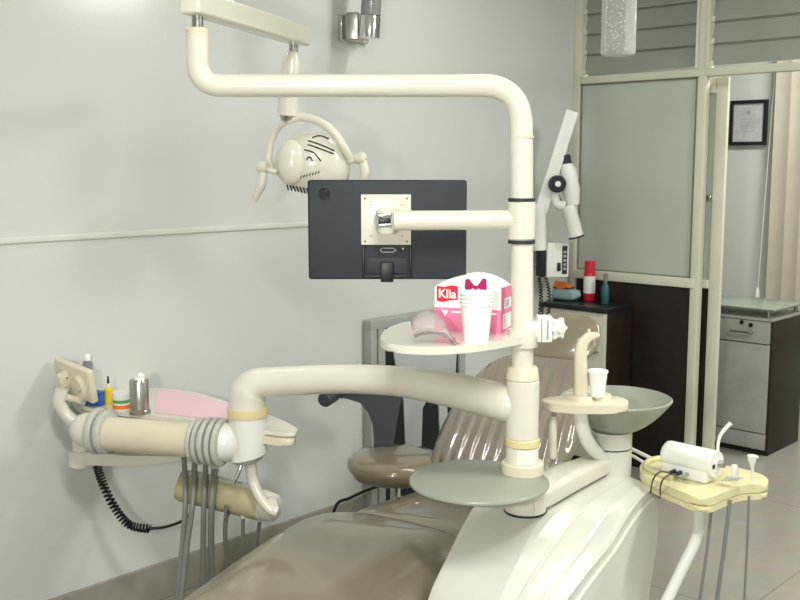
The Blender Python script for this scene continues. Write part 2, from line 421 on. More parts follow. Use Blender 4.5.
# ================================================================== COUNTER CABINET BY THE WALL
ZC = .835
fc = PY(606, 309, 4.12); XC = fc.x; YC = fc.y; ZC = fc.z
t = thing('wall_cabinet', 'cream-fronted low cabinet with black top in the corner by the frosted window', 'cabinet', Vector((XC / 2, YC, 0)))
part('body', bx(.004, XC, YC + .018, YP - .04, 0, ZC - .02, bev=.001), 'wenge', t)
part('top', bx(.004, XC + .008, YC - .01, YP - .04, ZC - .02, ZC, bev=.002), 'dark2', t)
dd = part('door', bx(.02, XC - .003, YC, YC + .018, .08, ZC - .024, bev=.002), 'creamlam', t)
a = PY(597, 352, YC); c = PY(597, 334, YC)
part('handle', tb(fillet([a, a - Vector((0, .025, 0)), c - Vector((0, .025, 0)), c], .008), .006, seg=10), 'steel', dd)
# tall aerosol can
q = PY(589, 299, YC + .2); q.z = ZC
T = Matrix.Translation(q)
t = thing('aerosol_can', 'red and white aerosol can standing on the corner cabinet', 'can', T)
part('body', lt([(0, 0), (.027, 0), (.029, .004), (.029, .135), (.026, .142), (0, .142)]), 'red', t, T=T)
part('label_band', lt([(.0295, .04), (.0295, .125)], cap=False), 'paper', t, T=T, label='white label band')
part('cap', lt([(.024, .142), (.026, .144), (.026, .195), (.022, .2), (0, .2)]), 'red', t, T=T)
q = PY(605, 303, YC + .16); q.z = ZC; T = Matrix.Translation(q)
t = thing('spray_bottle', 'small teal bottle with clear top beside the red aerosol can', 'bottle', T)
part('body', lt([(0, 0), (.018, 0), (.02, .004), (.02, .08), (.010, .098), (0, .098)], seg=20), 'teal', t, T=T)
part('cap', lt([(.009, .098), (.009, .11), (.012, .112), (.011, .145), (.005, .15), (0, .15)], seg=20), 'smoke', t, T=T)
q = PY(565, 297, YC + .14); q.z = ZC; T = Matrix.Translation(q)
t = thing('tissue_packet', 'pale aqua tissue packet with an orange flap lying on the corner cabinet', 'packet', T)
g = NB(); secs = []
for i in range(9):
    s = -1 + 2 * i / 8; e = math.sqrt(max(0, 1 - s ** 4)) * .9 + .1
    secs.append([Vector((.09 * s, .045 * e * math.copysign(abs(math.cos(a)) ** .6, math.cos(a)), .03 + .03 * e * math.copysign(abs(math.sin(a)) ** .6, math.sin(a)))) for a in [2 * PI * k / 20 for k in range(20)]])
loft(g, secs); part('body', g, 'aqua', t, T=T)
g = NB(); secs = []
for i in range(7):
    s = i / 6; secs.append([Vector((-.075 + .12 * u, -.03 + .06 * s, .062 + .045 * math.sin(PI * s) * (1 - u * .7) + .006 * math.sin(9 * u + 4 * s))) for u in [k / 8 for k in range(9)]])
loft(g, secs, closed=False); part('flap', g, 'orange', t, T=T, label='orange and white printed flap')

# ================================================================== FRAMED BLACK PANEL AGAINST LEFT WALL
XF = .05
a = PX(371, 321, XF); c = PX(463, 318, XF); zt = a.z
t = thing('display_board', 'black board in grey metal frame with pale grey shape standing against the wall', 'board', Vector((XF, (a.y + c.y) / 2, 0)))
g = NB()
y0, y1 = a.y, c.y + .02
for u0, u1 in ((y0, y0 + .035), (y0 + .045, y0 + .085), (y1 - .04, y1)): box(g, 0.005, XF, u0, u1, 0, zt - .0395, bev=.002)
box(g, 0.004, XF + .001, y0, y1, zt - .04, zt, bev=.003)
part('frame', g, 'greyframe', t)
part('panel', bx(.01, XF - .012, y0 + .03, y1 - .04, .06, zt - .04), 'dark2', t)
def onX(pts, x): return [(PX(px, py, x).y, PX(px, py, x).z) for px, py in pts]
g = NB(); Tm = Matrix(((0, 0, 1, 0), (1, 0, 0, 0), (0, 1, 0, 0), (0, 0, 0, 1)))
prism(g, onX([(391, 338), (457, 333), (455, 375), (446, 397), (438, 398), (428, 397), (422, 408), (420, 470), (406, 470), (403, 400), (396, 370)], XF - .01), XF - .012, XF - .006, T=Tm)
prism(g, onX([(438, 400), (446, 397), (450, 470), (441, 470)], XF - .01), XF - .012, XF - .006, T=Tm)
part('inlay', g, 'palegrey', t, label='pale grey shaped inlay')

# ================================================================== WALL SCONCE (top, cut by the frame)
q = V(366, 30, 3.98)
t = thing('wall_sconce', 'chrome wall lamp with smoky glass tube high on the left wall', 'lamp', q)
T = FR(V(353, 27, 3.98), 5)
part('bracket', bx(-.026, .026, -.03, .08, -.052, .052, bev=.006), 'steel', t, T=T)
wq = V(353, 27, 3.98)
part('wall_plate', bx(0, .02, wq.y - .03, wq.y + .12, wq.z - .05, wq.z + .05, bev=.003), 'chrome', t)
part('arm', tb([Vector((.01, wq.y + .04, wq.z)), wq + FWD * .05], .018), 'chrome', t)
lo = V(369, 38, 3.92); hi = V(376, -70, 3.92)
Ta = axisT(lo, hi)
part('socket', lt([(0, 0), (.040, 0), (.040, .004), (.040, .075), (.038, .08), (0, .08)]), 'chrome', t, T=Ta)
part('glass_tube', lt([(.034, .08), (.038, .083), (.038, .40), (.037, .405), (0, .405)]), 'smoke', t, T=Ta)

# ================================================================== BUBBLE GLASS PENDANT
lo = V(618, 55, 2.9)
t = thing('pendant_lamp', 'clear bubble glass cylinder pendant hanging at the top of the view', 'lamp', lo)
T = Matrix.Translation(lo)
part('glass_cylinder', lt([(0, 0), (.044, 0), (.048, .004), (.048, .30), (.044, .304), (0, .304)], seg=40), 'bubble', t, T=T)
g = NB()
for i in range(150):
    a = random.uniform(0, 2 * PI); r = .034 * math.sqrt(random.random()); rr = random.uniform(.0010, .0026)
    sphere(g, (r * math.cos(a), r * math.sin(a), random.uniform(.012, .28)), rr, seg=8)
o = part('bubble', g, 'paper', t, T=T, kind='stuff')
part('cap', lt([(0, .304), (.05, .304), (.05, .34), (.02, .36), (0, .36)]), 'chrome', t, T=T)
part('cord', tb([lo + Vector((0, 0, .36)), Vector((lo.x, lo.y, 2.8))], .003, seg=8), 'chrome', t)

# ================================================================== X-RAY UNIT IN THE CORNER
q = PX(548, 262, .02)
t = thing('x_ray_unit', 'white wall-mounted dental x-ray arm with dark-jointed head in the corner', 'x-ray machine', q)
DX = 4.75
a = V(540, 212, DX); c = V(572, 111, DX)
Tb = axisT(a, c); ln = (c - a).length
part('long_arm', bx(-.022, .022, -.03, .03, 0, ln, bev=.006), 'white', t, T=Tb)
part('wall_post', tb([V(540, 250, DX), V(539, 205, DX)], .032), 'white', t)
part('wall_bracket', bx(0, V(540, 235, DX).x + .02, V(540, 235, DX).y - .02, V(540, 235, DX).y + .02, V(540, 245, DX).z, V(540, 228, DX).z, bev=.004), 'white', t)
part('spring_rod', tb([V(572, 118, DX), V(570, 150, DX), V(566, 162, DX)], .008, seg=8), 'greyframe', t)
part('yoke', tb(spline([V(570, 160, DX), V(560, 158, DX), V(555, 172, DX), V(557, 195, DX), V(562, 204, DX)]), .012, seg=10), 'hose', t)
h = V(557.5, 184, DX - .07)
kn = part('joint_knob', lt([(0, 0), (.038, 0), (.04, .006), (.04, .03), (.03, .036), (.03, .03), (.016, .03), (.014, .04), (0, .04)]), 'dark', t, T=axisT(h + FWD * .03, h - FWD))
part('knob_centre', lt([(0, 0), (.014, 0), (.013, .012), (0, .014)]), 'white', kn, T=axisT(h - FWD * .004, h - FWD), label='white knob centre')
hp = [V(566, 162, DX), V(568, 170, DX), V(571, 190, DX), V(573, 205, DX)]
part('head', tb(hp, [.02, .038, .042, .03], seg=20), 'white', t)
part('head_collar', tb([V(565, 155, DX), V(567, 165, DX)], .024), 'dark', t)
part('shoulder', tb(spline([V(553, 190, DX), V(556, 203, DX), V(564, 206, DX)]), .024), 'white', t)
a = V(568, 205, DX); c = V(576, 236, DX)
cn = part('cone', tb([a, c], [.035, .036]), 'white', t)
part('cone_rim', tb([c, c + (c - a).normalized() * .008], .037), 'dark', cn)
cq = V(556, 260, 4.85)
t = thing('x_ray_controller', 'white x-ray control box with dark key strip above the corner cabinet', 'control box', cq)
T = FR(cq, -10)
bo = part('housing', bx(-.055, .055, -.03, .06, -.082, .085, bev=.006), 'white', t, T=T)
part('key_strip', bx(.02, .045, -.034, -.03, -.065, .07, bev=.001), 'dark', bo, T=T)
g = NB()
for z in (-.04, -.02, .0, .02, .04): box(g, .025, .04, -.037, -.034, z - .006, z + .006, bev=.001)
part('key', g, 'greyframe', bo, T=T)
part('switch', bx(-.005, .012, -.04, -.03, -.05, -.01, bev=.003), 'dark2', bo, T=T)
part('dark_side', bx(-.085, -.056, -.02, .05, -.08, .09, bev=.004), 'dark2', t, T=T, label='black side bracket')
yb = cq.y; part('wall_bracket', bx(0, cq.x, yb - .02, yb + .04, cq.z - .03, cq.z + .03), 'greyframe', t)
def helix(p, n, r, per=9):
    """coil of n turns around path p"""
    P = spline(p, 12); L = len(P); out = []
    tot = n * per
    for i in range(tot + 1):
        f = i / tot * (L - 1); k = min(int(f), L - 2); q = P[k].lerp(P[k + 1], f - k); tg = (P[k + 1] - P[k]).normalized()
        s = tg.cross(FWD).normalized(); u = tg.cross(s)
        a = 2 * PI * i / per; out.append(q + (s * math.cos(a) + u * math.sin(a)) * r)
    return out
t = thing('handset_cables', 'black coiled cord hanging under the x-ray control box', 'cord', V(550, 300, 4.85))
part('coil', tb(helix([V(546, 277, 4.83), V(549, 295, 4.83), V(548, 315, 4.83), V(545, 335, 4.8)], 18, .008), .003, seg=6), 'black', t)
part('coil', tb(helix([V(539, 277, 4.83), V(541, 300, 4.83), V(538, 330, 4.8)], 16, .008), .003, seg=6), 'black', t)

# ================================================================== STOOL
sp = V(395.5, 460.5, 3.4); zs = sp.z
T = FR(Vector((sp.x, sp.y, 0)))
t = thing('dentist_stool', 'round brown vinyl stool with slate backrest arm behind the dental chair', 'stool', T)
part('seat', lt([(0, zs - .062), (.12, zs - .062), (.15, zs - .05), (.168, zs - .02), (.166, zs + .002), (.15, zs + .016), (.1, zs + .024), (0, zs + .026)], seg=48), 'stoolv', t, T=T, sharp=80)
part('gas_post', lt([(0, .12), (.03, .12), (.03, .28), (.018, .28), (.018, zs - .06), (0, zs - .06)]), 'chrome', t, T=T)
part('lever', tb([T @ Vector((.02, 0, zs - .08)), T @ Vector((.14, -.05, zs - .085))], .005, seg=8), 'black', t)
for k in range(5):
    a = 2 * PI * k / 5 + .3; e = Vector((math.cos(a), math.sin(a), 0))
    lg = part('leg', tb([T @ (e * .02 + Vector((0, 0, .13))), T @ (e * .25 + Vector((0, 0, .075)))], [.022, .014], seg=12), 'chrome', t)
    part('caster', lt([(0, -.012), (.026, -.012), (.028, 0), (.026, .012), (0, .012)], seg=20), 'black', lg, T=Matrix.Translation(T @ (e * .25 + Vector((0, 0, .028)))) @ Matrix.Rotation(PI / 2, 4, 'X'))
DS = 3.5
def slab_px(outl, d, th, bev=.004):
    """outline seen at distance d, given its own thickness along the depth"""
    pts = []; o = V(400, 300, d)
    for px, py in outl:
        q = V(px, py, d) - o; pts.append((q.dot(RGT), q.z))
    Tm = Matrix.Translation(o) @ Matrix(((RGT.x, 0, FWD.x, 0), (RGT.y, 0, FWD.y, 0), (0, 1, 0, 0), (0, 0, 0, 1)))
    return prism(NB(), pts, -th / 2, th / 2, bev=bev, T=Tm)
outl = [(340, 391), (352, 391), (365, 393), (385, 388), (402, 390), (401, 400), (397, 420), (394, 440), (394, 462), (374, 462), (374, 440), (374, 424), (370, 412), (361, 401), (348, 397), (340, 398)]
part('back_arm', slab_px(outl, DS, .03), 'slate', t, label='slate grey curved arm')
k = V(329, 397, DS)
part('arm_pad', lt([(0, -.05), (.02, -.05), (.027, -.04), (.027, .04), (.02, .05), (0, .05)], seg=20), 'slate', t, T=axisT(k, k + FWD + RGT * .3))
t = thing('foot_pedal_cable', 'thin black cable on the floor beside the stool', 'cable', V(355, 492, 3.6))
part('cable', tb(spline([V(386, 484, 3.62), V(370, 489, 3.6), V(350, 498, 3.55), V(335, 508, 3.5), V(325, 560, 3.35)]), .006, seg=8), 'black', t)

# ================================================================== DENTAL CHAIR
AX = 29.0
CH0 = L2W(-.23, 2.3, 0)
TC = FR(CH0, AX)     # local y along the chair towards the head, x to the right
t = chair = thing('dental_chair', 'long reclined brown vinyl dental chair under clear plastic covers', 'dental chair', TC)
def cushion(st, n=48, ex=.45, roll=(0, 0)):
    """st: (y, zc, halfw, halfh, xc)"""
    secs = []
    for y, zc, hw, hh, xc in st:
        s = []
        for k in range(n):
            a = 2 * PI * k / n; ca, sa = math.cos(a), math.sin(a)
            X = hw * math.copysign(abs(ca) ** ex, ca); Z = hh * math.copysign(abs(sa) ** (ex + .25), sa)
            if sa > 0: Z -= .028 * hh / .06 * max(0, 1 - (X / max(hw, .01)) ** 2) * .55   # dished middle
            e = X / max(hw, .01); Z -= (roll[1] * max(0, e) ** 2.5 + roll[0] * max(0, -e) ** 2.5) * min(1, hh / .06)   # edges roll down
            s.append(Vector((X + xc, y, zc + Z)))
        secs.append(s)
    return loft(NB(), secs)
def sm(pts, n=5):
    P = [Vector(p[:3]) for p in pts]; Q = [Vector((p[3], p[4], 0)) for p in pts]
    A = spline(P, n); B = spline(Q, n)
    return [(a.x, a.y, a.z, max(.004, b.x), b.y) for a, b in zip(A, B)]
def lr(rows): return [(y, z, (l + r) / 2, h, (r - l) / 2) for y, z, l, r, h in rows]
leg = lr([(-.62, .47, .08, .10, .02), (-.60, .475, .12, .15, .05), (-.5, .485, .16, .19, .065), (-.2, .49, .20, .215, .07), (.1, .488, .245, .215, .07), (.35, .482, .27, .225, .07), (.5, .462, .265, .245, .06), (.56, .44, .25, .235, .05), (.585, .425, .22, .20, .025)])
part('leg_rest', cushion(sm(leg), roll=(.02, .085)), 'vinyl', t, T=TC, sharp=70)
seat = [(.545, .40, .22, .02, 0), (.56, .41, .25, .05, 0), (.62, .42, .27, .065, 0), (.75, .405, .275, .07, 0), (.9, .39, .265, .07, 0), (1.02, .385, .24, .06, 0), (1.06, .385, .18, .03, 0)]
part('seat', cushion(sm(seat), roll=(.02, .05)), 'vinyl', t, T=TC, sharp=70)
def back_frame(s0, z0, s1, z1):
    a = Vector((0, s0, z0)); c = Vector((0, s1, z1)); y = (c - a).normalized(); x = Vector((1, 0, 0)); z = x.cross(y)
    R = Matrix((x, y, z)).transposed().to_4x4(); return Matrix.Translation(a) @ R, (c - a).length
Tk, Lk = back_frame(1.02, .445, 1.55, .76)
bk = [(0, 0, .15, .02, 0), (.02, 0, .19, .05, 0), (.1, 0, .225, .065, 0), (.28, 0, .25, .065, 0), (.45, 0, .24, .06, 0), (.58, 0, .205, .055, 0), (.64, 0, .16, .04, 0), (.655, 0, .1, .02, 0)]
part('backrest', cushion(sm(bk), ex=.6), 'wrap', t, T=TC @ Tk, sharp=70)
Th, Lh = back_frame(1.64, .75, 1.82, .87)
hd = [(0, .02, .07, .015, 0), (.02, .02, .125, .035, 0), (.11, .02, .155, .045, 0), (.21, .02, .14, .04, 0), (.26, .02, .09, .02, 0)]
part('headrest', cushion(sm(hd), ex=.8), 'stoolv', t, T=TC @ Th, sharp=70)
part('headrest_bar', bx(-.03, .03, -.15, .1, -.045, -.03, bev=.004), 'steel', t, T=TC @ Th)
part('back_support', bx(-.1, .1, -.04, .5, -.1, -.055, bev=.02), 'body', t, T=TC @ Tk)
part('seat_frame', bx(-.2, .2, -.35, 1.0, .27, .34, bev=.02), 'body', t, T=TC)
part('lift_column', bx(-.13, .13, .3, .8, .06, .29, bev=.03), 'body', t, T=TC)
part('base', bx(-.22, .22, -.05, 1.0, 0, .07, bev=.025), 'body', t, T=TC)

# ================================================================== DENTAL UNIT: cabinet, bridge arm, column, overhead tube
DP = 2.43
pole = V(522, 400, DP)
UA = 37.5
TU = FR(L2W(.315, 2.45, 0), UA)   # local y = u (away), x = v (to the right)
t = unit = thing('dental_unit', 'cream dental unit with stepped base cabinet, column and overhead tube', 'dental unit', TU)
ZB = .635
RE = .46
def fprof(ub, uf, zf, zt, crisp, inset, zr=None):
    """closed (u, z) outline of the shell; inset pulls the front slope in, fading out to the rear"""
    zr = zr or zt
    r0 = ub + (.03 if crisp else .17); h = .0 if crisp else -.03
    P0, P1, P2 = Vector((r0, zt)), Vector((ub + h, zt)), Vector((uf, zf)); P4 = Vector((uf - .10, .06)); P3 = P2 + (P2 - P1).normalized() * .12
    c = [Vector((RE - .012, zr)).lerp(P0, k / 8) for k in range(8)]
    c += [P0 * (1 - t) ** 2 + P1 * 2 * t * (1 - t) + P2 * t * t for t in [k / 24 for k in range(24)]]
    c += [P2 * (1 - t) ** 2 + P3 * 2 * t * (1 - t) + P4 * t * t for t in [k / 12 for k in range(13)]]
    out = []
    for p in c:
        w = min(1, max(0, (r0 - p.x + .06) / .34)); w = w * w * (3 - 2 * w); d = inset * (.15 + .85 * w)
        out.append((p.x + .6 * d * w, max(.06, p.y - .8 * d) if p.y > .1 else p.y))
    return [(RE - .10, .06), (RE - .07, .28), (RE - .02, .45), (RE - inset * .2, .50), (RE - inset * .2, zr - .012 - inset * .15)] + out
kn = [(-.145, -.02, -.195, .478, 1), (.045, -.01, -.185, .485, 1), (.082, .05, -.165, .495, 0), (.122, .14, -.12, .50, 0), (.158, .19, -.105, .49, 0)]
def at_v(v):
    for a, b in zip(kn, kn[1:]):
        if v <= b[0]: t = (v - a[0]) / (b[0] - a[0]); return [a[q] + (b[q] - a[q]) * t for q in (1, 2, 3)]
    return list(kn[-1][1:4])
vs_ = [(-.145, .018), (-.142, .008), (-.134, .002), (-.12, 0), (.036, 0), (.043, .001), (.048, .010), (.074, .034), (.078, .030), (.083, .030), (.088, .042), (.114, .062), (.118, .057), (.123, .057), (.128, .070), (.150, .084), (.154, .080), (.158, .084)]
secs = []
for v, ins in vs_:
    ub, uf, zf = at_v(v)
    secs.append([Vector((v, p[0], p[1])) for p in fprof(ub, uf, zf + .62 * ins, ZB - .05 * max(0, v), v < .044, ins)])
cab = part('cabinet', loft(NB(), secs), 'body', unit, T=TU, sharp=24)
ub, uf, zf = at_v(.158)
pnl = fprof(ub + .02, uf + .02, zf + .01, ZB - .035, False, .07, zr=ZB - .03)
pnl = [(min(p[0], RE - .008), max(p[1], .08)) for p in pnl]
part('access_panel', pr(pnl, .150, .166, bev=.004, T=Matrix(((0, 0, 1, 0), (1, 0, 0, 0), (0, 1, 0, 0), (0, 0, 0, 1)))), 'body', cab, T=TU, sharp=40)
part('plinth', bx(-.10, .10, -.26, .34, 0, .1, bev=.01), 'grey', cab, T=TU)
# bridge arm to the cuspidor
u1 = .44
def armsec(u, w, h, z0=ZB + .004):
    pts = []
    for k in range(24):
        a = 2 * PI * k / 24; pts.append(Vector((w * math.copysign(abs(math.cos(a)) ** .5, math.cos(a)), u, z0 + h / 2 + h / 2 * math.copysign(abs(math.sin(a)) ** .5, math.sin(a)))))
    return pts
g = loft(NB(), [armsec(-.03, .046, .05), armsec(.05, .05, .058), armsec(.2, .046, .062), armsec(.36, .042, .05), armsec(.44, .04, .044)])
lathe(g, [(0, ZB + .001), (.052, ZB + .001), (.052, ZB + .062), (.046, ZB + .068), (0, ZB + .068)], T=None)
br = part('bridge_arm', g, 'cream', unit, T=TU)
part('base_gasket', lt([(.053, ZB + .001), (.0545, ZB + .004), (.053, ZB + .007)], cap=False), 'dark2', br, T=TU)
# column pieces at the pole
def ring(y0, y1, r, nm, m, d=DP, x=522.5, par=unit, bev=.004, r2=None):
    z1 = V(x, y0, d).z; z0 = V(x, y1, d).z; c = V(x, (y0 + y1) / 2, d); r2 = r2 or r
    return part(nm, lt([(0, z0), (r - bev, z0), (r, z0 + bev), (r2, z1 - bev), (r2 - bev, z1), (0, z1)], seg=40), m, par, T=Matrix.Translation((c.x, c.y, 0)))
pz = lambda y: V(522, y, DP).z
px_ = DP / FPX
part('lower_column', lt([(0, ZB + .05), (.038, ZB + .05), (.038, pz(440)), (0, pz(440))], seg=40), 'cream', unit, T=Matrix.Translation((pole.x, pole.y, 0)))
ring(461, 476, .052, 'base_collar', 'cream2')
ring(437, 446, .0425, 'yellow_ring', 'ring')
sl = ring(379, 438, .0405, 'sleeve', 'cream')
ring(366, 380, .041, 'upper_collar', 'cream2', r2=.037)
ring(446, 462, .0395, 'column_spacer', 'white')
# overhead tube, one bent pipe down to the sleeve
c1 = V(521.5, 85.5, DP); x0 = V(198, 85.5, DP)
bot = V(521.5, 200, DP); top = V(198, 50, DP)
P = fillet([V(522.5, 372, DP), c1, x0, V(197.5, 36, DP)], .095, 12)
part('overhead_tube', tube(NB(), P, .0268, seg=32), 'cream', unit)
ring(136, 138.5, .0278, 'tube_seam', 'cream2', bev=.001)
ring(28, 40, .0265, 'tube_end_ring', 'cream2', x=197.5, bev=.003)
# lettering-free pivot pin
part('pivot_pin', tb([V(197.5, 30, DP), V(197.5, 8, DP)], .0135), 'steel', unit)

# ================================================================== OPERATING LAMP
zb = V(200, 16, DP).z
a = V(197.5, 20, DP)
def d_for(px, py, z):
    return (PZ(px, py, z) - CAM).dot(FWD)
e = PZ(300, 45.5, zb)
t = lamp = thing('operating_lamp', 'cream dental operating lamp with yoke and two handles on a swinging bar', 'dental lamp', Vector((e.x, e.y, zb)))
a = Vector((a.x, a.y, zb)); dv = (e - a).normalized()
Tb = Matrix.Translation(a) @ Matrix((dv, Vector((0, 0, 1)).cross(dv), Vector((0, 0, 1)))).transposed().to_4x4()
Lb = (e - a).length
part('swing_bar', bx(-.04, Lb + .02, -.027, .027, 0, .056, bev=.008), 'cream', lamp, T=Tb)
DLm = (e - CAM).dot(FWD)
ht = V(294, 47, DLm); 
print('lamp depth', DLm, 'bar', Lb)
part('pin', tb([V(293.5, 40, DLm), V(293.5, 54, DLm)], .013), 'steel', lamp)
part('hanger', tb([V(293, 52, DLm), V(292, 62, DLm), V(289, 95, DLm), V(287.5, 116, DLm)], [.018, .027, .030, .031], seg=24), 'cream', lamp)
part('hanger_joint', tb([V(287.5, 115, DLm), V(286.5, 121, DLm)], [.026, .016]), 'steel', lamp)
lc = L2W(*[(V(312, 163, DLm) - CAM).dot(RGT), DLm + .03, V(312, 163, DLm).z])
rx, ry, rz = 38.5 * DLm / FPX, .085, 31.5 * DLm / FPX
# shell with the softened pear outline
TL = FR(lc)
def shell_pt(th, ph):
    x = math.cos(th) * math.cos(ph); y = math.sin(th) * math.cos(ph); z = math.sin(ph)
    sx = 1.0 + .06 * x; return Vector((rx * x * (1 - .12 * z), ry * y, rz * z * (1 + .05 * x)))
g = NB(); secs = []
for i in range(1, 24):
    ph = -PI / 2 + PI * i / 24; secs.append([shell_pt(2 * PI * k / 40, ph) for k in range(40)])
loft(g, secs)
hdm = part('lamp_head', g, 'cream', lamp, T=TL @ Matrix.Rotation(math.radians(8), 4, 'Y'), sharp=80)
def on_shell(px, py, off=.001):
    q = V(px, py, DLm + .03) - lc; X = q.dot(RGT) / rx; Z = q.z / rz; s = max(0.02, 1 - X * X - Z * Z)
    return lc + RGT * (X * rx) + Vector((0, 0, Z * rz)) - FWD * (ry * math.sqrt(s) + off)
for pts in ([(310, 141), (322, 145), (336, 151)], [(310, 145), (322, 149), (335, 154)], [(307, 150), (316, 153), (323, 161)], [(309, 160), (312, 157), (315, 161)], [(314, 138), (321, 136), (330, 139)]):
    part('vent_slot', tb(spline([on_shell(*p) for p in pts], 5), .0022, seg=6), 'slot', hdm)
g = NB()
for i in range(7):
    x = 303 + i * 2.9; tube(g, [on_shell(x, 178 - i * .8), on_shell(x + 1, 175.5 - i * .8)], .0015, seg=5)
for i in range(7):
    x = 288 + i * 3.4; tube(g, [on_shell(x, 185 + i * .5), on_shell(x + 1, 190 + i * .5)], .0022, seg=5)
part('vent_hole', g, 'slot', hdm)
bulge = on_shell(294, 162, -.01)
part('rear_cap', sphere(NB(), bulge, 14 * DLm / FPX, .03, 22 * DLm / FPX, T=Matrix.Rotation(HEAD, 4, 'Z')), 'cream', hdm)
yk = [V(287, 121, DLm), V(300, 117, DLm), V(318, 121, DLm - .01), V(334, 133, DLm - .02), V(345, 149, DLm - .02), V(351, 161, DLm)]
part('yoke', tube(NB(), spline(yk), .0125, seg=16), 'cream', lamp)
yk = [V(286, 121, DLm), V(276, 130, DLm + .03), V(270, 147, DLm + .04), V(269, 163, DLm + .03), V(274, 172, DLm + .02)]
part('yoke', tube(NB(), spline(yk), .011, seg=16), 'cream', lamp)
for kx, ky, hx in ((360, 158, [(363, 162), (365, 172), (362, 183)]), (263, 167, [(264, 172), (261, 185), (254, 201)])):
    o = part('knob', lt([(0, -.02), (.014, -.016), (.017, -.012), (.017, .012), (.014, .016), (0, .016)], seg=20), 'cream', lamp, T=axisT(V(kx, ky, DLm), V(kx + 20, ky - 3, DLm - .03)))
    part('handle', tb(spline([V(x, y, DLm) for x, y in hx]), [.012, .015, .009], seg=14), 'cream', lamp)
part('side_pin', tb([V(350, 161, DLm), V(366, 157, DLm)], .009), 'cream', lamp)
part('side_pin', tb([V(258, 167, DLm), V(277, 172, DLm)], .009), 'cream', lamp)

# ================================================================== MONITOR
DMo = 2.5
mc = V(387, 229, DMo); s = DMo / FPX
TMo = FR(mc)
t = mon = thing('monitor', 'dark flat monitor seen from behind on a cream arm', 'monitor', TMo)
def mx(px): return (px - 387) * s
def mz(py): return V(387, py, DMo).z - mc.z
case = part('casing', bx(mx(307.5), mx(467), .012, .04, mz(280), mz(180), bev=.006), 'dark', mon, T=TMo)
part('screen', bx(mx(312), mx(462), .04, .042, mz(274), mz(185)), 'dark2', case, T=TMo)
part('brand_disc', lt([(0, 0), (.019, 0), (.019, .002), (.015, .002), (.014, .0005), (0, .0005)], seg=28), 'dark', case, T=TMo @ Matrix.Translation((mx(324), .0125, mz(194))) @ Matrix.Rotation(PI / 2, 4, 'X'), label='faint round emblem')
g = NB()
for i in range(4): box(g, mx(335 + i * 5), mx(338 + i * 5), .011, .0125, mz(197), mz(192))
part('faint_emblem', g, 'dark', case, T=TMo)
# port recess
g = NB(); x0_, x1_, z0_, z1_ = mx(362), mx(412), mz(278), mz(246)
for q in ((x0_, x0_ + .006, z0_, z1_), (x1_ - .006, x1_, z0_, z1_), (x0_, x1_, z0_, z0_ + .006)): box(g, q[0], q[1], .006, .0125, q[2], q[3], bev=.002)
part('port_surround', g, 'dark2', case, T=TMo)
part('port_plate', bx(x0_ + .012, x1_ - .012, .009, .0125, z0_ + .010, mz(258), bev=.001), 'dark', case, T=TMo)
g = NB()
o_ = [(mx(382), mz(248.5)), (mx(393), mz(248.5)), (mx(396), mz(250.5)), (mx(393), mz(252.5)), (mx(382), mz(252.5)), (mx(380), mz(250.5))]
for i in range(6):
    p, q = o_[i], o_[(i + 1) % 6]; tube(g, [Vector((p[0], .0115, p[1])), Vector((q[0], .0115, q[1]))], .0007, seg=5)
sphere(g, (mx(403), .0115, mz(249)), .0022, .001, .0022, seg=8)
part('port_symbol', g, 'paper', case, T=TMo, label='small white port symbol')
part('cable_plug', bx(mx(380.5), mx(393.5), -.008, .012, mz(282), mz(262), bev=.003), 'black', mon, T=TMo)
pl = part('mount_plate', bx(mx(361), mx(411), .002, .012, mz(245), mz(194.5), bev=.0015), 'cream', mon, T=TMo)
for x, y, r in [(x, y, .0022) for x in (365, 407) for y in (198.5, 241.5)] + [(x, y, .0016) for x in (371, 402) for y in (205, 236)]:
    part('screw', lt([(0, 0), (r, 0), (r, .001), (0, .001)], seg=10), 'slot', pl, T=TMo @ Matrix.Translation((mx(x), .0022, mz(y))) @ Matrix.Rotation(PI / 2, 4, 'X'))
kc = V(386, 221, DP + .02)
part('swivel', lt([(0, -.03), (.02, -.03), (.025, -.02), (.025, .024), (.02, .03), (0, .03)], seg=24), 'cream', mon, T=Matrix.Translation(kc))
part('swivel_base', lt([(0, 0), (.032, 0), (.03, .02), (.02, .045), (0, .045)], seg=24), 'cream', mon, T=axisT(kc + FWD * .052, kc))
part('swivel_slot', bx(-.018, .012, -.028, -.02, -.004, .008, bev=.002), 'dark2', mon, T=FR(kc))
g = bx(-.021, .014, -.029, -.018, .009, .02, bev=.003); box(g, -.021, .014, -.029, -.018, -.014, -.004, bev=.003)
part('swivel_lug', g, 'chrome', mon, T=FR(kc))
part('arm', tube(NB(), [V(394, 220.5, DP), V(512, 220, DP)], [.024, .0235], seg=32), 'cream', mon)

ring(201, 240, .0335, 'collar', 'cream', par=mon, x=521.5)
ring(198, 201.5, .0325, 'collar_ring', 'dark', par=mon, bev=.001, x=521.5)
ring(240, 243.5, .0325, 'collar_ring', 'dark', par=mon, bev=.001, x=521.5)

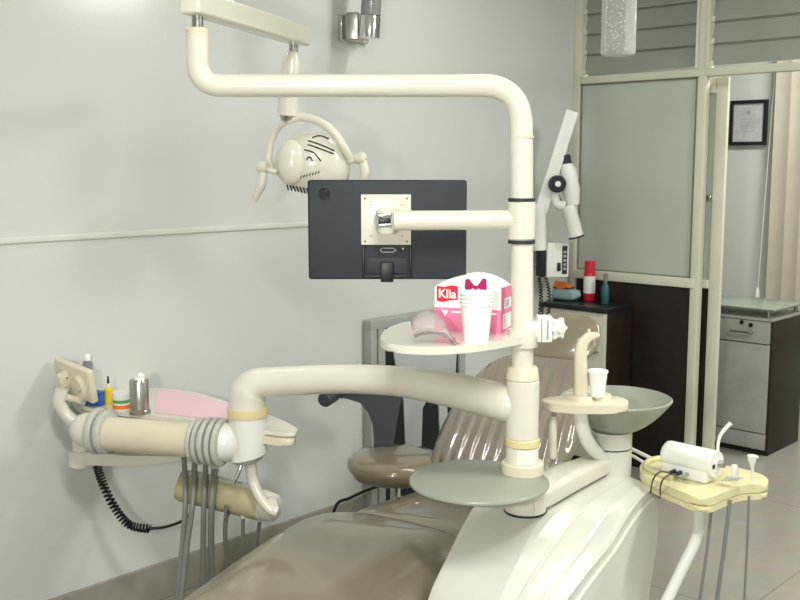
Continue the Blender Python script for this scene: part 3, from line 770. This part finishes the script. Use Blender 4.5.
# ================================================================== CUP TRAY ON THE COLUMN
ZT1 = V(522, 334, DP).z
def outline(px, z, n=6):
    P = [PZ(x, y, z) for x, y in px]; P = P + P[:1]
    # closed spline
    Q = [P[-2]] + P + [P[1]]; out = []
    for i in range(1, len(Q) - 2):
        for j in range(n):
            tt = j / n; a, b, c, d = Q[i - 1], Q[i], Q[i + 1], Q[i + 2]
            out.append(.5 * ((2 * b) + (c - a) * tt + (2 * a - 5 * b + 4 * c - d) * tt * tt + (3 * b - a - 3 * c + d) * tt ** 3))
    return [(p.x, p.y) for p in out]
tr = [(381, 336), (388, 328), (410, 321), (450, 317), (500, 314), (535, 317), (543, 326), (536, 333), (510, 339), (470, 345), (430, 347), (395, 345), (383, 341)]
t = cuptray = thing('cup_tray', 'cream kidney-shaped shelf clamped to the column holding cups and tissues', 'tray', Vector((pole.x, pole.y, ZT1 - .02)))
g = NB(); prism(g, outline(tr, ZT1), ZT1 - .018, ZT1, bev=.006)
part('shelf', g, 'cream', t)
part('hub', lt([(0, ZT1 - .03), (.036, ZT1 - .03), (.038, ZT1), (.036, ZT1 + .012), (0, ZT1 + .012)], seg=32), 'cream', t, T=Matrix.Translation((pole.x, pole.y, 0)))
T = FR(V(544, 329, DP - .01))
cl = part('clamp_block', bx(-.018, .018, -.02, .02, -.03, .033, bev=.003), 'white', t, T=T)
part('clamp_bridge', bx(-.05, -.016, -.016, .016, -.02, .02, bev=.003), 'white', t, T=T)
g = NB(); box(g, .004, .008, -.0212, -.02, -.022, .024); box(g, -.010, -.007, -.0208, -.02, -.028, .03)
part('clamp_marking', g, 'greyprint', cl, T=T)
K = T @ Matrix.Translation((.034, -.004, .0)) @ Matrix.Rotation(PI / 2, 4, 'Y') @ Matrix.Translation((0, 0, -.008))
K = FR(V(557.5, 328.5, DP - .01), -35) @ Matrix.Rotation(PI / 2, 4, 'X')
star = []
for k in range(40):
    a = 2 * PI * k / 40; r = .0225 + .0065 * math.cos(6 * a); star.append((r * math.cos(a), r * math.sin(a)))
kb = part('clamp_knob', pr(star, -.008, .008, bev=.003), 'white', t, T=K, sharp=60)
part('knob_hub', lt([(0, 0), (.012, 0), (.010, .012), (0, .014)], seg=20), 'white', kb, T=K)
part('knob_stem', tb([V(549, 329, DP), V(557, 328.5, DP)], .008), 'steel', kb)

# tissue box with arched top
q = PZ(467, 332, ZT1); TB = FR(q, 22)
sB = (q - CAM).dot(FWD) / FPX
W2 = 35 * sB; H1 = 44.5 * sB; D_ = .10
t = tis = thing('tissue_box', 'pink and white arched tissue box on the cup shelf behind the cups', 'tissue box', TB)
Tup = Matrix(((1, 0, 0, 0), (0, 0, 1, 0), (0, 1, 0, 0), (0, 0, 0, 1)))   # (x,z) outline extruded along y
low = 24 * sB
arch = [(W2, low), (W2, H1)] + [(W2 * (1 - k / 8), H1 + 12.5 * sB * (1 - (1 - k / 8) ** 2)) for k in range(1, 16)] + [(-W2, H1), (-W2, low)]
part('carton_top', pr(arch, 0, D_, T=Tup), 'paper', tis, T=TB, label='white arched upper half')
part('carton_base', pr([(-W2, 0), (W2, 0), (W2, low), (-W2, low)], 0, D_, T=Tup), 'pink', tis, T=TB, label='pink lower half')
part('side_print', bx(W2, W2 + .0008, .004, D_ - .002, 0, H1 + .004), 'pink', tis, T=TB, label='pink side')
g = NB(); box(g, W2 + .0008, W2 + .0014, .02, D_ - .01, .008, .045); box(g, W2 + .0008, W2 + .0014, .03, D_ - .01, .058, .083)
sp_ = part('side_label', g, 'paper', tis, T=TB)
g = NB()
for i in range(5): box(g, W2 + .0014, W2 + .0018, .024, .06 - .006 * (i % 2), .013 + .006 * i, .0145 + .006 * i)
part('side_lettering', g, 'greyprint', sp_, T=TB)
g = NB()
for i in range(6): box(g, W2 + .0014, W2 + .0018, .034 + .006 * i, .037 + .006 * i, .061, .08)
part('side_barcode', g, 'greyprint', sp_, T=TB)
# red flag with the name
flag = [(-W2 + .006, H1 - .034), (-W2 + .022, H1 - .037), (-W2 + .040, H1 - .032), (-W2 + .061, H1 - .030), (-W2 + .061, H1 + .004), (-W2 + .045, H1 + .006), (-W2 + .025, H1 + .001), (-W2 + .006, H1 + .003)]
fl_ = part('name_flag', pr(flag, -.0012, 0, T=Tup), 'red', tis, T=TB)
g = text_bm('Klia', .031, depth=.0003, bold=.0007)
g.transform(Matrix.Translation((-W2 + .0335, -.0016, H1 - .0165)) @ Matrix.Rotation(PI / 2, 4, 'X'))
part('name_lettering', g, 'paper', fl_, T=TB)
g = NB()
for q_ in ([(-.002, .002), (-.018, .021), (-.027, .019), (-.029, .0), (-.024, -.013)], [(.002, .002), (.018, .024), (.026, .022), (.028, .0), (.024, -.013)], [(0, 0), (-.02, -.03), (-.008, -.03)], [(0, 0), (.02, -.03), (.008, -.03)]):
    prism(g, [(p[0] + .022, p[1] + H1 + .003) for p in q_], -.0012, 0, T=Tup)
sphere(g, (.022, -.001, H1 + .003), .006, .0015, .006, seg=12)
part('printed_bow', g, 'magenta', tis, T=TB)
g = NB(); prism(g, [(-W2 + .018, low + .001 - .006), (-W2 + .035, low - .008), (-W2 + .028, low - .024)], -.0010, 0, T=Tup); box(g, -W2 + .045, W2 - .01, -.001, 0, low - .012, low - .008)
part('printed_motif', g, 'paper', tis, T=TB)

# stacked paper cups
q = PZ(476, 340.5, ZT1); T = Matrix.Translation(q)
rim = 17 * DP * .975 / FPX; hc = .088
def cup_bm(rb, rt, h, th=.0012):
    return lt([(0, .006), (rb - .001, .006), (rb - .001, 0), (rb, 0), (rt, h - .003), (rt + .0022, h - .003), (rt + .0026, h), (rt + .0016, h + .0022), (rt - th, h), (rb - th, .008), (0, .008)], seg=40)
cup = thing('paper_cup', 'bottom white paper cup of the nested stack in front of the tissue box', 'cup', T, 'nested paper cups')
part('cup_body', cup_bm(rim * .74, rim - .0025, hc), 'paper', cup, T=T)
labs = ['second white paper cup from the bottom of the nested stack', 'third white paper cup, second from the top of the nested stack', 'topmost white paper cup of the nested stack by the tissue box']
for i, l in enumerate(labs):
    dup(cup, Matrix.Translation(q + Vector((.0006 * i, 0, .0085 * (i + 1)))), l, 'nested paper cups')
# clear plastic cover
q = PZ(433, 343, ZT1); T = FR(q, 0)
g = NB(); secs = []
for i in range(9):
    s_ = i / 8; y = -.03 + .085 * s_; k = math.sin(PI * (.06 + .74 * s_)) ** .7
    secs.append([Vector((-.052 + .104 * u + .012 * (1 - k), y, .004 + .078 * k * (math.sin(PI * min(1, .12 + u * .95)) ** .6) * (1 - .25 * u))) for u in [j / 14 for j in range(15)]])
loft(g, secs, closed=False)
t = thing('clear_cover', 'crumpled clear plastic cover at the left of the white cups', 'plastic cover', T)
o = part('film', g, 'clear', t, T=T); md = o.modifiers.new('t', 'SOLIDIFY'); md.thickness = .0012

# ================================================================== ROUND GREEN GLASS TRAY
DG = 2.37
gc = V(479, 482, DG); rg = 72 * DG / FPX; zg0 = gc.z
t = thing('round_glass_tray', 'round frosted green glass tray at the foot of the column', 'tray', gc)
part('glass', lt([(0, -.006), (rg - .006, -.006), (rg, -.001), (rg, .004), (rg - .003, .007), (0, .007)], seg=64), 'glassgreen', t, T=Matrix.Translation(gc), sharp=50)

# ================================================================== DELIVERY ARM
DE = 2.78
t = darm = thing('delivery_boom', 'thick cream curved arm with yellow-ringed elbow reaching left from the column', 'arm', Vector((pole.x, pole.y, V(522, 404, DP).z)))
path = [V(534, 408, DP), V(508, 404, DP + .02), V(478, 396, DP + .08), V(440, 387.5, DP + .15), V(395, 381, DP + .22), V(340, 379, DP + .28), V(285, 381, DP + .33)]
el = V(247, 383, DE)
pp = spline(path, 8); n1 = len(pp)
rads = [.026, .046, .047, .045, .0405, .0395, .041]
def lerp_list(L, f): f *= len(L) - 1; k = min(int(f), len(L) - 2); return L[k] + (L[k + 1] - L[k]) * (f - k)
rr = [lerp_list(rads, i / (n1 - 1)) for i in range(n1)]
tail = fillet([pp[-1], el, V(247, 452, DE)], .085, 12)[1:]
rr2 = [.041 + (.0525 - .041) * min(1, i / 8) for i in range(len(tail))]
part('curved_arm', tube(NB(), pp + tail, rr + rr2, seg=36), 'cream', darm, sharp=60)
zq = lambda y: V(247, y, DE).z
TE = Matrix.Translation((el.x, el.y, 0))
part('yellow_ring', lt([(.050, zq(416)), (.0575, zq(415.5)), (.0585, zq(411)), (.0575, zq(407.5)), (.050, zq(407))], seg=40, cap=True), 'ring', darm, T=TE)
# elbow drum with slanted underside
g = lt([(0, zq(456)), (.0535, zq(456)), (.0535, zq(415)), (0, zq(415))], seg=40)
for v in g.verts:
    if v.co.z < zq(430) and True:
        pass
g.transform(TE)
for v in g.verts:
    if v.co.z < zq(430):
        k = (v.co - Vector((el.x, el.y, 0))).dot(RGT); v.co.z += k * .22
drum = part('elbow_drum', g, 'white', darm)
g = lt([(0, zq(463)), (.035, zq(462)), (.050, zq(457)), (.0525, zq(455.5)), (0, zq(455.5))], seg=40); g.transform(TE)
for v in g.verts:
    k = (v.co - Vector((el.x, el.y, 0))).dot(RGT); v.co.z += k * .22
part('elbow_cap', g, 'grey', drum)
# grey-booted spring arm from the elbow to the left
DLf = 2.90
a = V(236, 443, DE - .02); c = V(72, 428, DLf)
part('spring_arm', tb([V(210, 441.5, DE - .01), V(100, 433, DLf - .02)], [.049, .050], seg=36), 'cream2', darm)
part('elbow_ball', sphere(NB(), V(224, 442, DE - .01), .056), 'white', darm)
ax = (c - a).normalized()
def bel(px, py, d, r, w_, m='grey', nm='rubber_boot'):
    p = V(px, py, d); Tm = axisT(p, p + ax)
    return part(nm, lt([(r * .8, -w_), (r * .95, -w_ * .9), (r, -w_ * .4), (r, w_ * .4), (r * .95, w_ * .9), (r * .8, w_)], seg=40), m, darm, T=Tm)
bel(222, 442.5, DE - .02, .068, .007); bel(216, 442, DE - .01, .070, .008); bel(209, 441, DE - .01, .068, .007); bel(202, 441, DE , .066, .007); bel(196, 440.5, DE , .062, .007)
bel(106, 432, DLf - .03, .064, .011); bel(98, 431, DLf - .02, .068, .012)
part('head_ball', sphere(NB(), V(88, 430, DLf), .052), 'cream', darm)

# ================================================================== DELIVERY TRAY
ZD = V(120, 408, 3.02).z
print('tray z', ZD)
t = dtray = thing('delivery_tray', 'cream instrument delivery tray by the left wall with a tilted control panel', 'tray', PZ(150, 410, ZD))
tr = [(80, 401), (90, 393), (112, 389), (150, 388), (190, 391), (235, 404), (270, 415), (294, 426), (297, 431), (288, 433), (250, 428), (200, 421), (150, 415.5), (110, 411), (86, 407)]
part('tray_top', pr(outline(tr, ZD), ZD - .012, ZD, bev=.004), 'cream', dtray)
part('tray_base', pr([(p[0], p[1]) for p in outline([(x + (1 if x < 180 else -1) * 2, y + 1) for x, y in tr], ZD)], ZD - .036, ZD - .015, bev=.006), 'cream2', dtray)
# control panel, seen from behind
T = FR(V(76, 380, 3.04), 38) @ Matrix.Rotation(math.radians(14), 4, 'X') @ Matrix.Rotation(math.radians(8), 4, 'Y')
cp = part('control_panel', bx(-.085, .085, -.012, .012, -.055, .055, bev=.006), 'cream2', dtray, T=T)
part('hinge_boss', lt([(0, 0), (.036, 0), (.033, .014), (0, .016)], seg=28), 'cream2', cp, T=T @ Matrix.Translation((.035, -.012, -.015)) @ Matrix.Rotation(PI / 2, 4, 'X') @ Matrix.Diagonal((.8, 1.3, 1, 1)))
part('hinge_boss', lt([(0, 0), (.022, 0), (.02, .03), (0, .032)], seg=28), 'cream2', cp, T=T @ Matrix.Translation((-.03, -.012, -.01)) @ Matrix.Rotation(PI / 2, 4, 'X') @ Matrix.Diagonal((.8, 1.9, 1, 1)))
for x, z in ((.0, .02), (.052, -.012), (.0, -.04)): part('screw', lt([(0, 0), (.004, 0), (.004, .002), (0, .002)], seg=10), 'steel', cp, T=T @ Matrix.Translation((x, -.028, z)) @ Matrix.Rotation(PI / 2, 4, 'X'))
part('panel_bracket', tb(spline([V(62, 389, 3.0), V(60, 402, 3.0), V(66, 414, 3.0), V(80, 426, 3.0)]), [.020, .021, .019, .022], seg=20), 'cream', dtray)
part('panel_pivot', tb([V(66, 397, 2.99), V(84, 402, 3.03)], .011), 'cream2', dtray)
# head block under the tray
part('head_post', tb([V(81, 430, 3.0), V(81, 455, 3.0)], [.024, .026], seg=28), 'cream', dtray)
part('head_drum', tb([V(82, 450, 3.0), V(82, 465, 3.0)], .038, seg=32), 'cream', dtray)
T = FR(V(130, 457, 2.98), 8)
g = NB(); secs = []
for x, hy, z0, z1 in ((-.13, .03, -.022, .018), (0, .034, -.02, .014), (.13, .03, -.004, .016), (.17, .02, .004, .014)):
    secs.append([Vector((x, -hy, z0)), Vector((x, hy, z0)), Vector((x, hy, z1)), Vector((x, -hy, z1))])
loft(g, secs); part('head_beam', g, 'cream', dtray, T=T)

def on_tray(px, py): return PZ(px, py, ZD)
q = on_tray(140, 413)
T = Matrix.Translation(q)
sq = (q - CAM).dot(FWD) / FPX; r_ = 9.6 * sq
t = thing('steel_dispenser', 'steel cotton roll dispenser standing on the delivery tray', 'dispenser', T)
part('can', lt([(0, 0), (r_ * 1.12, 0), (r_ * 1.12, .009), (r_, .012), (r_, .098), (r_ * .9, .103), (0, .103)], seg=36), 'steel', t, T=T)
g = NB(); sphere(g, (0.003, 0, .105), .02, .016, .012, seg=16); sphere(g, (.01, 0, .115), .013, .012, .01, seg=14)
part('cotton', g, 'paper', t, T=T)
q = on_tray(122, 409); T = Matrix.Translation(q)
t = thing('labelled_jar', 'small white-lidded jar with orange and green label left of the steel dispenser', 'jar', T)
jb = part('jar', lt([(0, 0), (.024, 0), (.026, .003), (.026, .036), (0, .036)]), 'paper', t, T=T)
part('lid', lt([(0, .036), (.028, .036), (.028, .052), (.026, .054), (0, .054)]), 'white', t, T=T)
part('label', lt([(.0265, .004), (.0265, .016)], cap=False), 'orange', jb, T=T, label='orange band')
part('label', lt([(.0265, .022), (.0265, .032)], cap=False), 'green', jb, T=T, label='green band')
q = on_tray(109, 404); T = Matrix.Translation(q)
t = thing('dropper_bottle', 'yellow bottle with white neck and black tip on the delivery tray', 'bottle', T)
part('bottle', lt([(0, 0), (.013, 0), (.014, .003), (.014, .048), (.007, .054), (0, .054)], seg=20), 'yellow', t, T=T)
part('neck', lt([(0, .054), (.006, .054), (.006, .066), (0, .066)], seg=14), 'white', t, T=T)
part('tip', lt([(0, .066), (.004, .066), (.0025, .088), (0, .088)], seg=12), 'black', t, T=T)
for i, (x, y, l, s_) in enumerate(((98, 405, 'blue plastic box beside the yellow dropper bottle', .02), (90, 404, 'low blue box half hidden behind the tilted panel', .016))):
    q = on_tray(x, y); T = FR(q, 15)
    t = thing('material_box', l, 'box', T)
    part('box', bx(-s_, s_, -s_ * .8, s_ * .8, 0, .030 + .008 * (1 - i), bev=.003), 'blue', t, T=T)
    part('lid', bx(-s_ - .001, s_ + .001, -s_ * .8 - .001, s_ * .8 + .001, .030 + .008 * (1 - i), .036 + .008 * (1 - i), bev=.002), 'blue', t, T=T)
q = on_tray(89, 399); T = Matrix.Translation(q)
t = thing('capped_bottle', 'dark bottle with white cap standing behind the tilted control panel', 'bottle', T)
part('bottle', lt([(0, 0), (.014, 0), (.015, .004), (.015, .115), (.009, .125), (0, .125)], seg=20), 'smoke', t, T=T)
part('cap', lt([(0, .125), (.01, .125), (.01, .142), (.008, .145), (0, .145)], seg=20), 'paper', t, T=T)
pk = [on_tray(*p) for p in ((158, 391), (178, 391), (232, 405.5), (266, 417), (262, 427), (205, 419), (155, 413))]
g = NB(); prism(g, [(p.x, p.y) for p in pk], ZD + .0005, ZD + .003)
tag(part('pink_bib', g, 'palepink'), 'pale pink paper bib spread over the delivery tray', 'paper bib')

# ---- assistant holder bar with hoses (below the arm)
DH = 2.92
t = hold = thing('handpiece_holder', 'beige ribbed handpiece holder bar hanging under the delivery arm', 'holder', V(225, 500, DH))
hb = part('bar', tb([V(178, 484.5, DH + .02), V(184, 486, DH + .02), V(262, 505, DH - .06), V(267, 506, DH - .06)], [.040, .048, .046, .036], seg=28), 'tan', hold)
part('end_cap', tb([V(262, 505, DH - .06), V(275, 508, DH - .075), V(279, 509, DH - .08)], [.046, .040, .022], seg=24), 'cream', hold)

part('hanger_pipe', tb(spline([V(250, 462, DE), V(253, 480, DE + .01), V(260, 497, DE - .01), V(270, 509, DE - .02), V(277, 512, DE - .02)]), [.017, .016, .014, .015, .015], seg=16), 'cream', hold)
part('pipe_joint', lt([(0, -.012), (.018, -.012), (.018, .012), (0, .012)], seg=20), 'cream', hold, T=axisT(V(272, 503, DE), V(272, 503, DE) - FWD))
rail_ = part('top_rail', tb([V(190, 473, DH), V(258, 489, DH - .06)], .010), 'grey', hold)
hoses = [
 ('left-most', [(184, 455, 2.93), (185.5, 500, 2.86), (182, 550, 2.84), (177, 605, 2.82), (174, 660, 2.82)], .008),
 ('second', [(195, 455, 2.92), (193, 500, 2.84), (187, 545, 2.82), (181, 600, 2.8), (178, 650, 2.8)], .0085),
 ('third', [(206, 462, 2.90), (204, 500, 2.83), (203, 550, 2.86), (203, 600, 2.9), (204, 640, 2.93)], .008),
 ('fourth', [(215, 468, 2.89), (212, 500, 2.82), (211, 545, 2.86), (213, 590, 2.93), (215, 620, 2.95)], .0095),
 ('fifth', [(227, 512, 2.85), (225, 530, 2.87), (227, 555, 2.92), (233, 575, 2.98), (240, 600, 3.02)], .007),
 ('sixth', [(243, 515, 2.85), (243, 540, 2.88), (244, 565, 2.94), (248, 590, 3.0)], .006),
 ('seventh', [(260, 518, 2.85), (258, 535, 2.88), (257, 555, 2.95), (258, 575, 3.0)], .006)]
for i, (nm, pts, r) in enumerate(hoses):
    P = spline([V(*p) for p in pts])
    lb = {0: 'leftmost grey hose hanging below the spring arm', 1: 'second grey hose from the left, curving toward the floor', 2: 'thin grey hose just left of the thickest one', 3: 'thickest grey hose hanging in front of the beige holder bar', 4: 'grey hose hanging from the steel tip under the elbow', 5: 'short thin hose under the right half of the beige holder bar', 6: 'rightmost short hose at the white end of the holder bar'}[i]
    o = thing('handpiece_hose', lb, 'hose', P[0], 'hoses under the delivery arm')
    part('hose', tb(P, r, seg=12), 'hose', o)
    part('connector', tb([P[0] + Vector((0, 0, .022)), P[0] - Vector((0, 0, .01))], r * 1.25, seg=12), 'steel' if i in (1, 2, 4) else 'grey', o)
t = thing('steel_handpiece', 'slim steel handpiece shining just below the elbow drum', 'handpiece', V(240, 475, DE - .05))
part('body', tb([V(242, 464, DE - .03), V(237, 476, DE - .04), V(234, 484, DE - .04)], [.004, .0065, .005], seg=12), 'chrome', t)
t = thing('steel_handpiece', 'slim steel handpiece tip below the beige holder bar', 'handpiece', V(226, 510, 2.84))
part('body', tb([V(227, 505, 2.83), V(225.5, 518, 2.84)], [.0055, .0065], seg=12), 'chrome', t)
t = thing('coiled_cable', 'black coiled cable drooping under the left end of the delivery tray', 'cable', V(110, 500, 2.96))
cp_ = [V(97, 466, 2.98), V(103, 484, 2.96), V(115, 508, 2.95), V(130, 525, 2.95), V(150, 529, 2.95)]
part('coil', tb(helix(cp_, 26, .011), .0036, seg=6), 'black', t)
part('lead', tb(spline([V(148, 529, 2.95), V(165, 527, 2.95), V(182, 521, 2.95), V(191, 512, 2.95), V(193, 500, 2.95)]), .0045, seg=8), 'black', t)

# ================================================================== CUSPIDOR
DC = 2.80
t = cus = thing('cuspidor', 'frosted green glass spittoon bowl on a cream column with a cup filler', 'cuspidor', V(611, 470, DC))
cz = lambda y: V(611, y, DC).z
cc_ = V(611, 450, DC); TCu = Matrix.Translation((cc_.x, cc_.y, 0))
part('column', lt([(0, cz(474)), (.058, cz(474)), (.058, cz(447)), (0, cz(447))], seg=40), 'body', cus, T=TCu)
part('column_ring', lt([(0, cz(447)), (.0565, cz(447)), (.0565, cz(445.6)), (0, cz(445.6))], seg=40), 'dark2', cus, T=TCu)
part('column_top', lt([(0, cz(445.6)), (.058, cz(445.6)), (.058, cz(430)), (0, cz(430))], seg=40), 'body', cus, T=TCu)
bc = V(616, 399, DC); rb = 56 * DC / FPX; zr_ = bc.z; zb_ = cz(433)
def bz(r): return zb_ + (zr_ - zb_) * (r / rb) ** 2.1
outer = [(r, bz(r)) for r in [rb * k / 14 for k in range(0, 15)]]
inner = [(max(0, r - .004), z + .007) for r, z in outer[::-1]]
part('bowl', lathe(NB(), outer + [(rb + .001, zr_ + .004)] + inner, seg=56), 'glassgreen', cus, T=Matrix.Translation((bc.x, bc.y, 0)), sharp=60)
part('drain', lt([(0, 0), (.02, 0), (.02, .004), (0, .004)], seg=20), 'steel', cus, T=Matrix.Translation((bc.x, bc.y, zb_ + .008)))
ZK = V(590, 403, 2.62).z
tr = [(543, 398), (560, 396), (585, 394.5), (610, 395), (626, 399), (626, 404), (600, 406), (565, 405), (545, 402)]
tp = part('filler_tray', pr(outline(tr, ZK, 5), ZK - .022, ZK, bev=.005), 'cream2', cus)
q = PZ(600, 398, ZK)
part('cup_ring', lt([(.018, 0), (.031, 0), (.031, .008), (.029, .011), (.018, .011)], seg=32), 'cream2', tp, T=Matrix.Translation(q))
part('spout_foot', lt([(0, 0), (.045, 0), (.04, .012), (0, .014)], seg=32), 'cream2', tp, T=Matrix.Translation(PZ(578, 399, ZK)) @ Matrix.Diagonal((1, .7, 1, 1)))
g = NB()
DN = (PZ(580, 399, ZK) - CAM).dot(FWD)
nk = [((581, 398), .020, .02), ((581, 385), .0185, .018), ((580.5, 368), .0175, .016), ((580.5, 352), .0165, .015), ((583, 342), .015, .013), ((589, 336.5), .013, .012), ((596, 335), .008, .010), ((599, 335), .005, .008)]
secs = []; ctr = [V(p[0][0], p[0][1], DN) for p in nk]
for i, (p, hw, hd_) in enumerate(nk):
    tgt = (ctr[min(i + 1, len(ctr) - 1)] - ctr[max(i - 1, 0)]).normalized(); sd = tgt.cross(FWD).normalized()
    secs.append([ctr[i] + sd * hw * math.copysign(abs(math.cos(a)) ** .6, math.cos(a)) + FWD * hd_ * math.copysign(abs(math.sin(a)) ** .6, math.sin(a)) for a in [2 * PI * k / 20 for k in range(20)]])
loft(g, secs); part('filler_spout', g, 'cream2', cus)
part('spout_pin', tb([V(589, 336, DN), V(589, 329, DN)], .004, seg=8), 'cream2', cus)
part('spout_nozzle', tb([V(594, 337, DN), V(594, 346, DN)], .004, seg=8), 'greyframe', cus)
part('tray_support', tb(spline([V(580, 408, 2.64), V(582, 425, 2.65), V(588, 442, 2.68), V(600, 456, 2.74), V(609, 460, 2.78)]), [.019, .019, .019, .018, .016], seg=20), 'white', cus)
q = PZ(597.5, 396, ZK + .0105) ; T = Matrix.Translation(q)
sc_ = (q - CAM).dot(FWD) / FPX
t = thing('paper_cup', 'single white paper cup standing on the cup filler', 'cup', T)
part('cup_body', cup_bm(7.2 * sc_, 9.4 * sc_, 26 * sc_), 'paper', t, T=T)
t = thing('saliva_handle', 'white slim handle hanging upright left of the cup filler', 'handpiece', V(552, 458, 2.66))
part('handle', tb([V(552.5, 458, 2.66), V(552.5, 456, 2.66), V(553, 430, 2.66), V(553.5, 416, 2.66)], [.010, .0125, .0115, .009], seg=16), 'cream', t)
part('tip', tb([V(553.5, 417, 2.66), V(554, 408, 2.66)], .006, seg=12), 'steel', t)
# hoses behind the cuspidor
t = thing('drain_hose', 'pair of thin pale drain hoses behind the cuspidor column', 'hose', V(645, 458, 3.0))
part('hose', tb(spline([V(625, 446, 2.85), V(640, 453, 2.98), V(656, 462, 3.05), V(668, 480, 3.05)]), .006, seg=8), 'white', t)
part('hose', tb(spline([V(625, 452, 2.85), V(638, 459, 2.95), V(650, 468, 2.98), V(660, 485, 3.0)]), .005, seg=8), 'white', t)

# ================================================================== ASSISTANT TRAY (right)
ZY = V(705, 498, 2.5).z
t = ast = thing('assistant_tray', 'yellowed plastic assistant tray on a white tubular arm at right', 'tray', PZ(700, 480, ZY))
tr = [(640, 466), (646, 460), (662, 456), (690, 459), (725, 465), (755, 472), (767, 478), (767, 484), (756, 485), (742, 486), (727, 491), (712, 497), (696, 497), (678, 490), (655, 480), (642, 473)]
o_ = outline(tr, ZY)
tp = part('tray_top', pr(o_, ZY - .022, ZY, bev=.006), 'yellowtray', ast)
part('tray_underside', pr([(p[0] + RGT.x * .002, p[1] + RGT.y * .002) for p in outline([(x + (1.0 if x < 700 else -1.0), y) for x, y in tr], ZY)], ZY - .041, ZY - .024, bev=.008), 'yellowtray', ast)
g = tube(NB(), spline([PZ(*p, ZY + .006) for p in ((672, 478), (655, 472), (646, 466), (650, 460), (664, 458), (680, 460))]), .008, seg=10)
part('tray_lip', g, 'yellowtray', tp)
g = NB()
for i in range(5): tube(g, [PZ(722 + i * 3.6, 481 - i * .2, ZY + .001), PZ(728 + i * 3.6, 476.5 + i * .3, ZY + .001)], .0022, seg=6)
part('drain_grille', g, 'greyframe', tp)
part('support_arm', tb(fillet([V(698.5, 505, 2.62), V(699, 534, 2.62), V(655, 625, 2.58), V(630, 640, 2.62)], .08), .0155, seg=20), 'white', ast)
# scaler device
q = PZ(690, 477, ZY); T = FR(q, -38)
sc_ = (q - CAM).dot(FWD) / FPX
T = FR(q, -62) @ Matrix.Identity(4)
T = Matrix.Translation(q) @ Matrix.Rotation(HEAD - math.radians(46), 4, 'Z')   # local x along the device
t = dev = thing('scaler_unit', 'white cylindrical scaler unit with black plugs on the yellowed tray', 'device', T)
Lh_ = .078; rc = .037
g = NB(); Tx = Matrix.Translation((0, 0, .052)) @ Matrix.Rotation(PI / 2, 4, 'Y')
lathe(g, [(0, -Lh_), (rc * .75, -Lh_), (rc * .95, -Lh_ + .006), (rc, -Lh_ + .014), (rc, Lh_ - .006), (rc * .96, Lh_), (0, Lh_)], seg=40, T=Tx)
sh = part('shell', g, 'white', dev, T=T)
part('foot', bx(-Lh_ + .004, Lh_ - .012, -.033, .03, 0, .04, bev=.008), 'white', dev, T=T)
part('end_socket', lt([(0, 0), (.0065, 0), (.0065, .002), (0, .002)], seg=20), 'dark2', sh, T=T @ Matrix.Translation((Lh_, -.018, .050)) @ Matrix.Rotation(PI / 2, 4, 'Y'))
part('end_knob', lt([(0, 0), (.010, 0), (.009, .016), (0, .018)], seg=20), 'steel', sh, T=T @ Matrix.Translation((Lh_, .012, .052)) @ Matrix.Rotation(PI / 2, 4, 'Y'))
for x in (-.028, -.010, .010):
    part('plug', lt([(0, 0), (.006, 0), (.005, .022), (0, .024)], seg=14), 'dark2' if x < .005 else 'greyframe', dev, T=T @ Matrix.Translation((x, -.033, .018)) @ Matrix.Rotation(PI / 2, 4, 'X'))
a = T @ Vector((-.028, -.055, .018)); c = T @ Vector((-.010, -.055, .018))
t = thing('power_lead', 'two thin black leads plugged into the white scaler unit', 'cable', a)
part('lead', tb(spline([a, V(660, 472, 2.5), V(653, 480, 2.46), V(650, 495, 2.72)]), .0022, seg=8), 'black', t)
part('lead', tb(spline([c, V(667, 476, 2.5), V(661, 484, 2.42), V(660, 498, 2.72)]), .0022, seg=8), 'black', t)
# hand instruments
DQ = 2.6
t = thing('suction_tip', 'bent translucent suction tip rising behind the scaler unit', 'suction tip', V(718, 455, DQ + .1))
part('tube', tb(spline([V(717.5, 460, DQ + .08), V(718, 445, DQ + .08), V(720, 436, DQ + .08), V(725, 429, DQ + .08), V(731, 423, DQ + .08)]), [.0045, .0045, .0055, .006], seg=12), 'white', t)
t = thing('instrument_cap', 'short white capped instrument standing in the yellowed tray', 'instrument', V(734, 474, DQ))
part('cap', tb([V(734.5, 476, DQ), V(734.5, 467, DQ), V(734.5, 465, DQ)], [.0095, .0095, .007], seg=16), 'white', t)
t = thing('syringe_funnel', 'white funnel-topped instrument standing at the right end of the tray', 'instrument', V(752, 480, DQ))
part('stem', tb([V(752.5, 481, DQ - .02), V(752.5, 466, DQ - .02)], .004, seg=12), 'white', t)
part('funnel', tb([V(752.5, 468, DQ - .02), V(752, 459, DQ - .02), V(752, 455.5, DQ - .02)], [.004, .011, .0125], seg=16), 'white', t)
part('nozzle', tb([V(753, 458, DQ - .02), V(758, 457, DQ - .02)], .004, seg=10), 'white', t)
for i, (pts, l) in enumerate((([(712, 503, 2.56), (707, 550, 2.57), (700, 600, 2.58), (695, 650, 2.6)], 'left grey hose hanging from the yellowed tray'), ([(730, 500, 2.56), (724, 550, 2.57), (717, 600, 2.58), (712, 650, 2.6)], 'middle grey hose hanging from the yellowed tray'), ([(749, 496, 2.58), (747, 550, 2.59), (744.5, 600, 2.6), (744, 650, 2.62)], 'right thin dark hose hanging from the yellowed tray'))):
    P = spline([V(*p) for p in pts]); o = thing('tray_hose', l, 'hose', P[0], 'hoses under the yellowed tray')
    part('hose', tb(P, (.0042, .0055, .0032)[i], seg=12), 'hose', o)
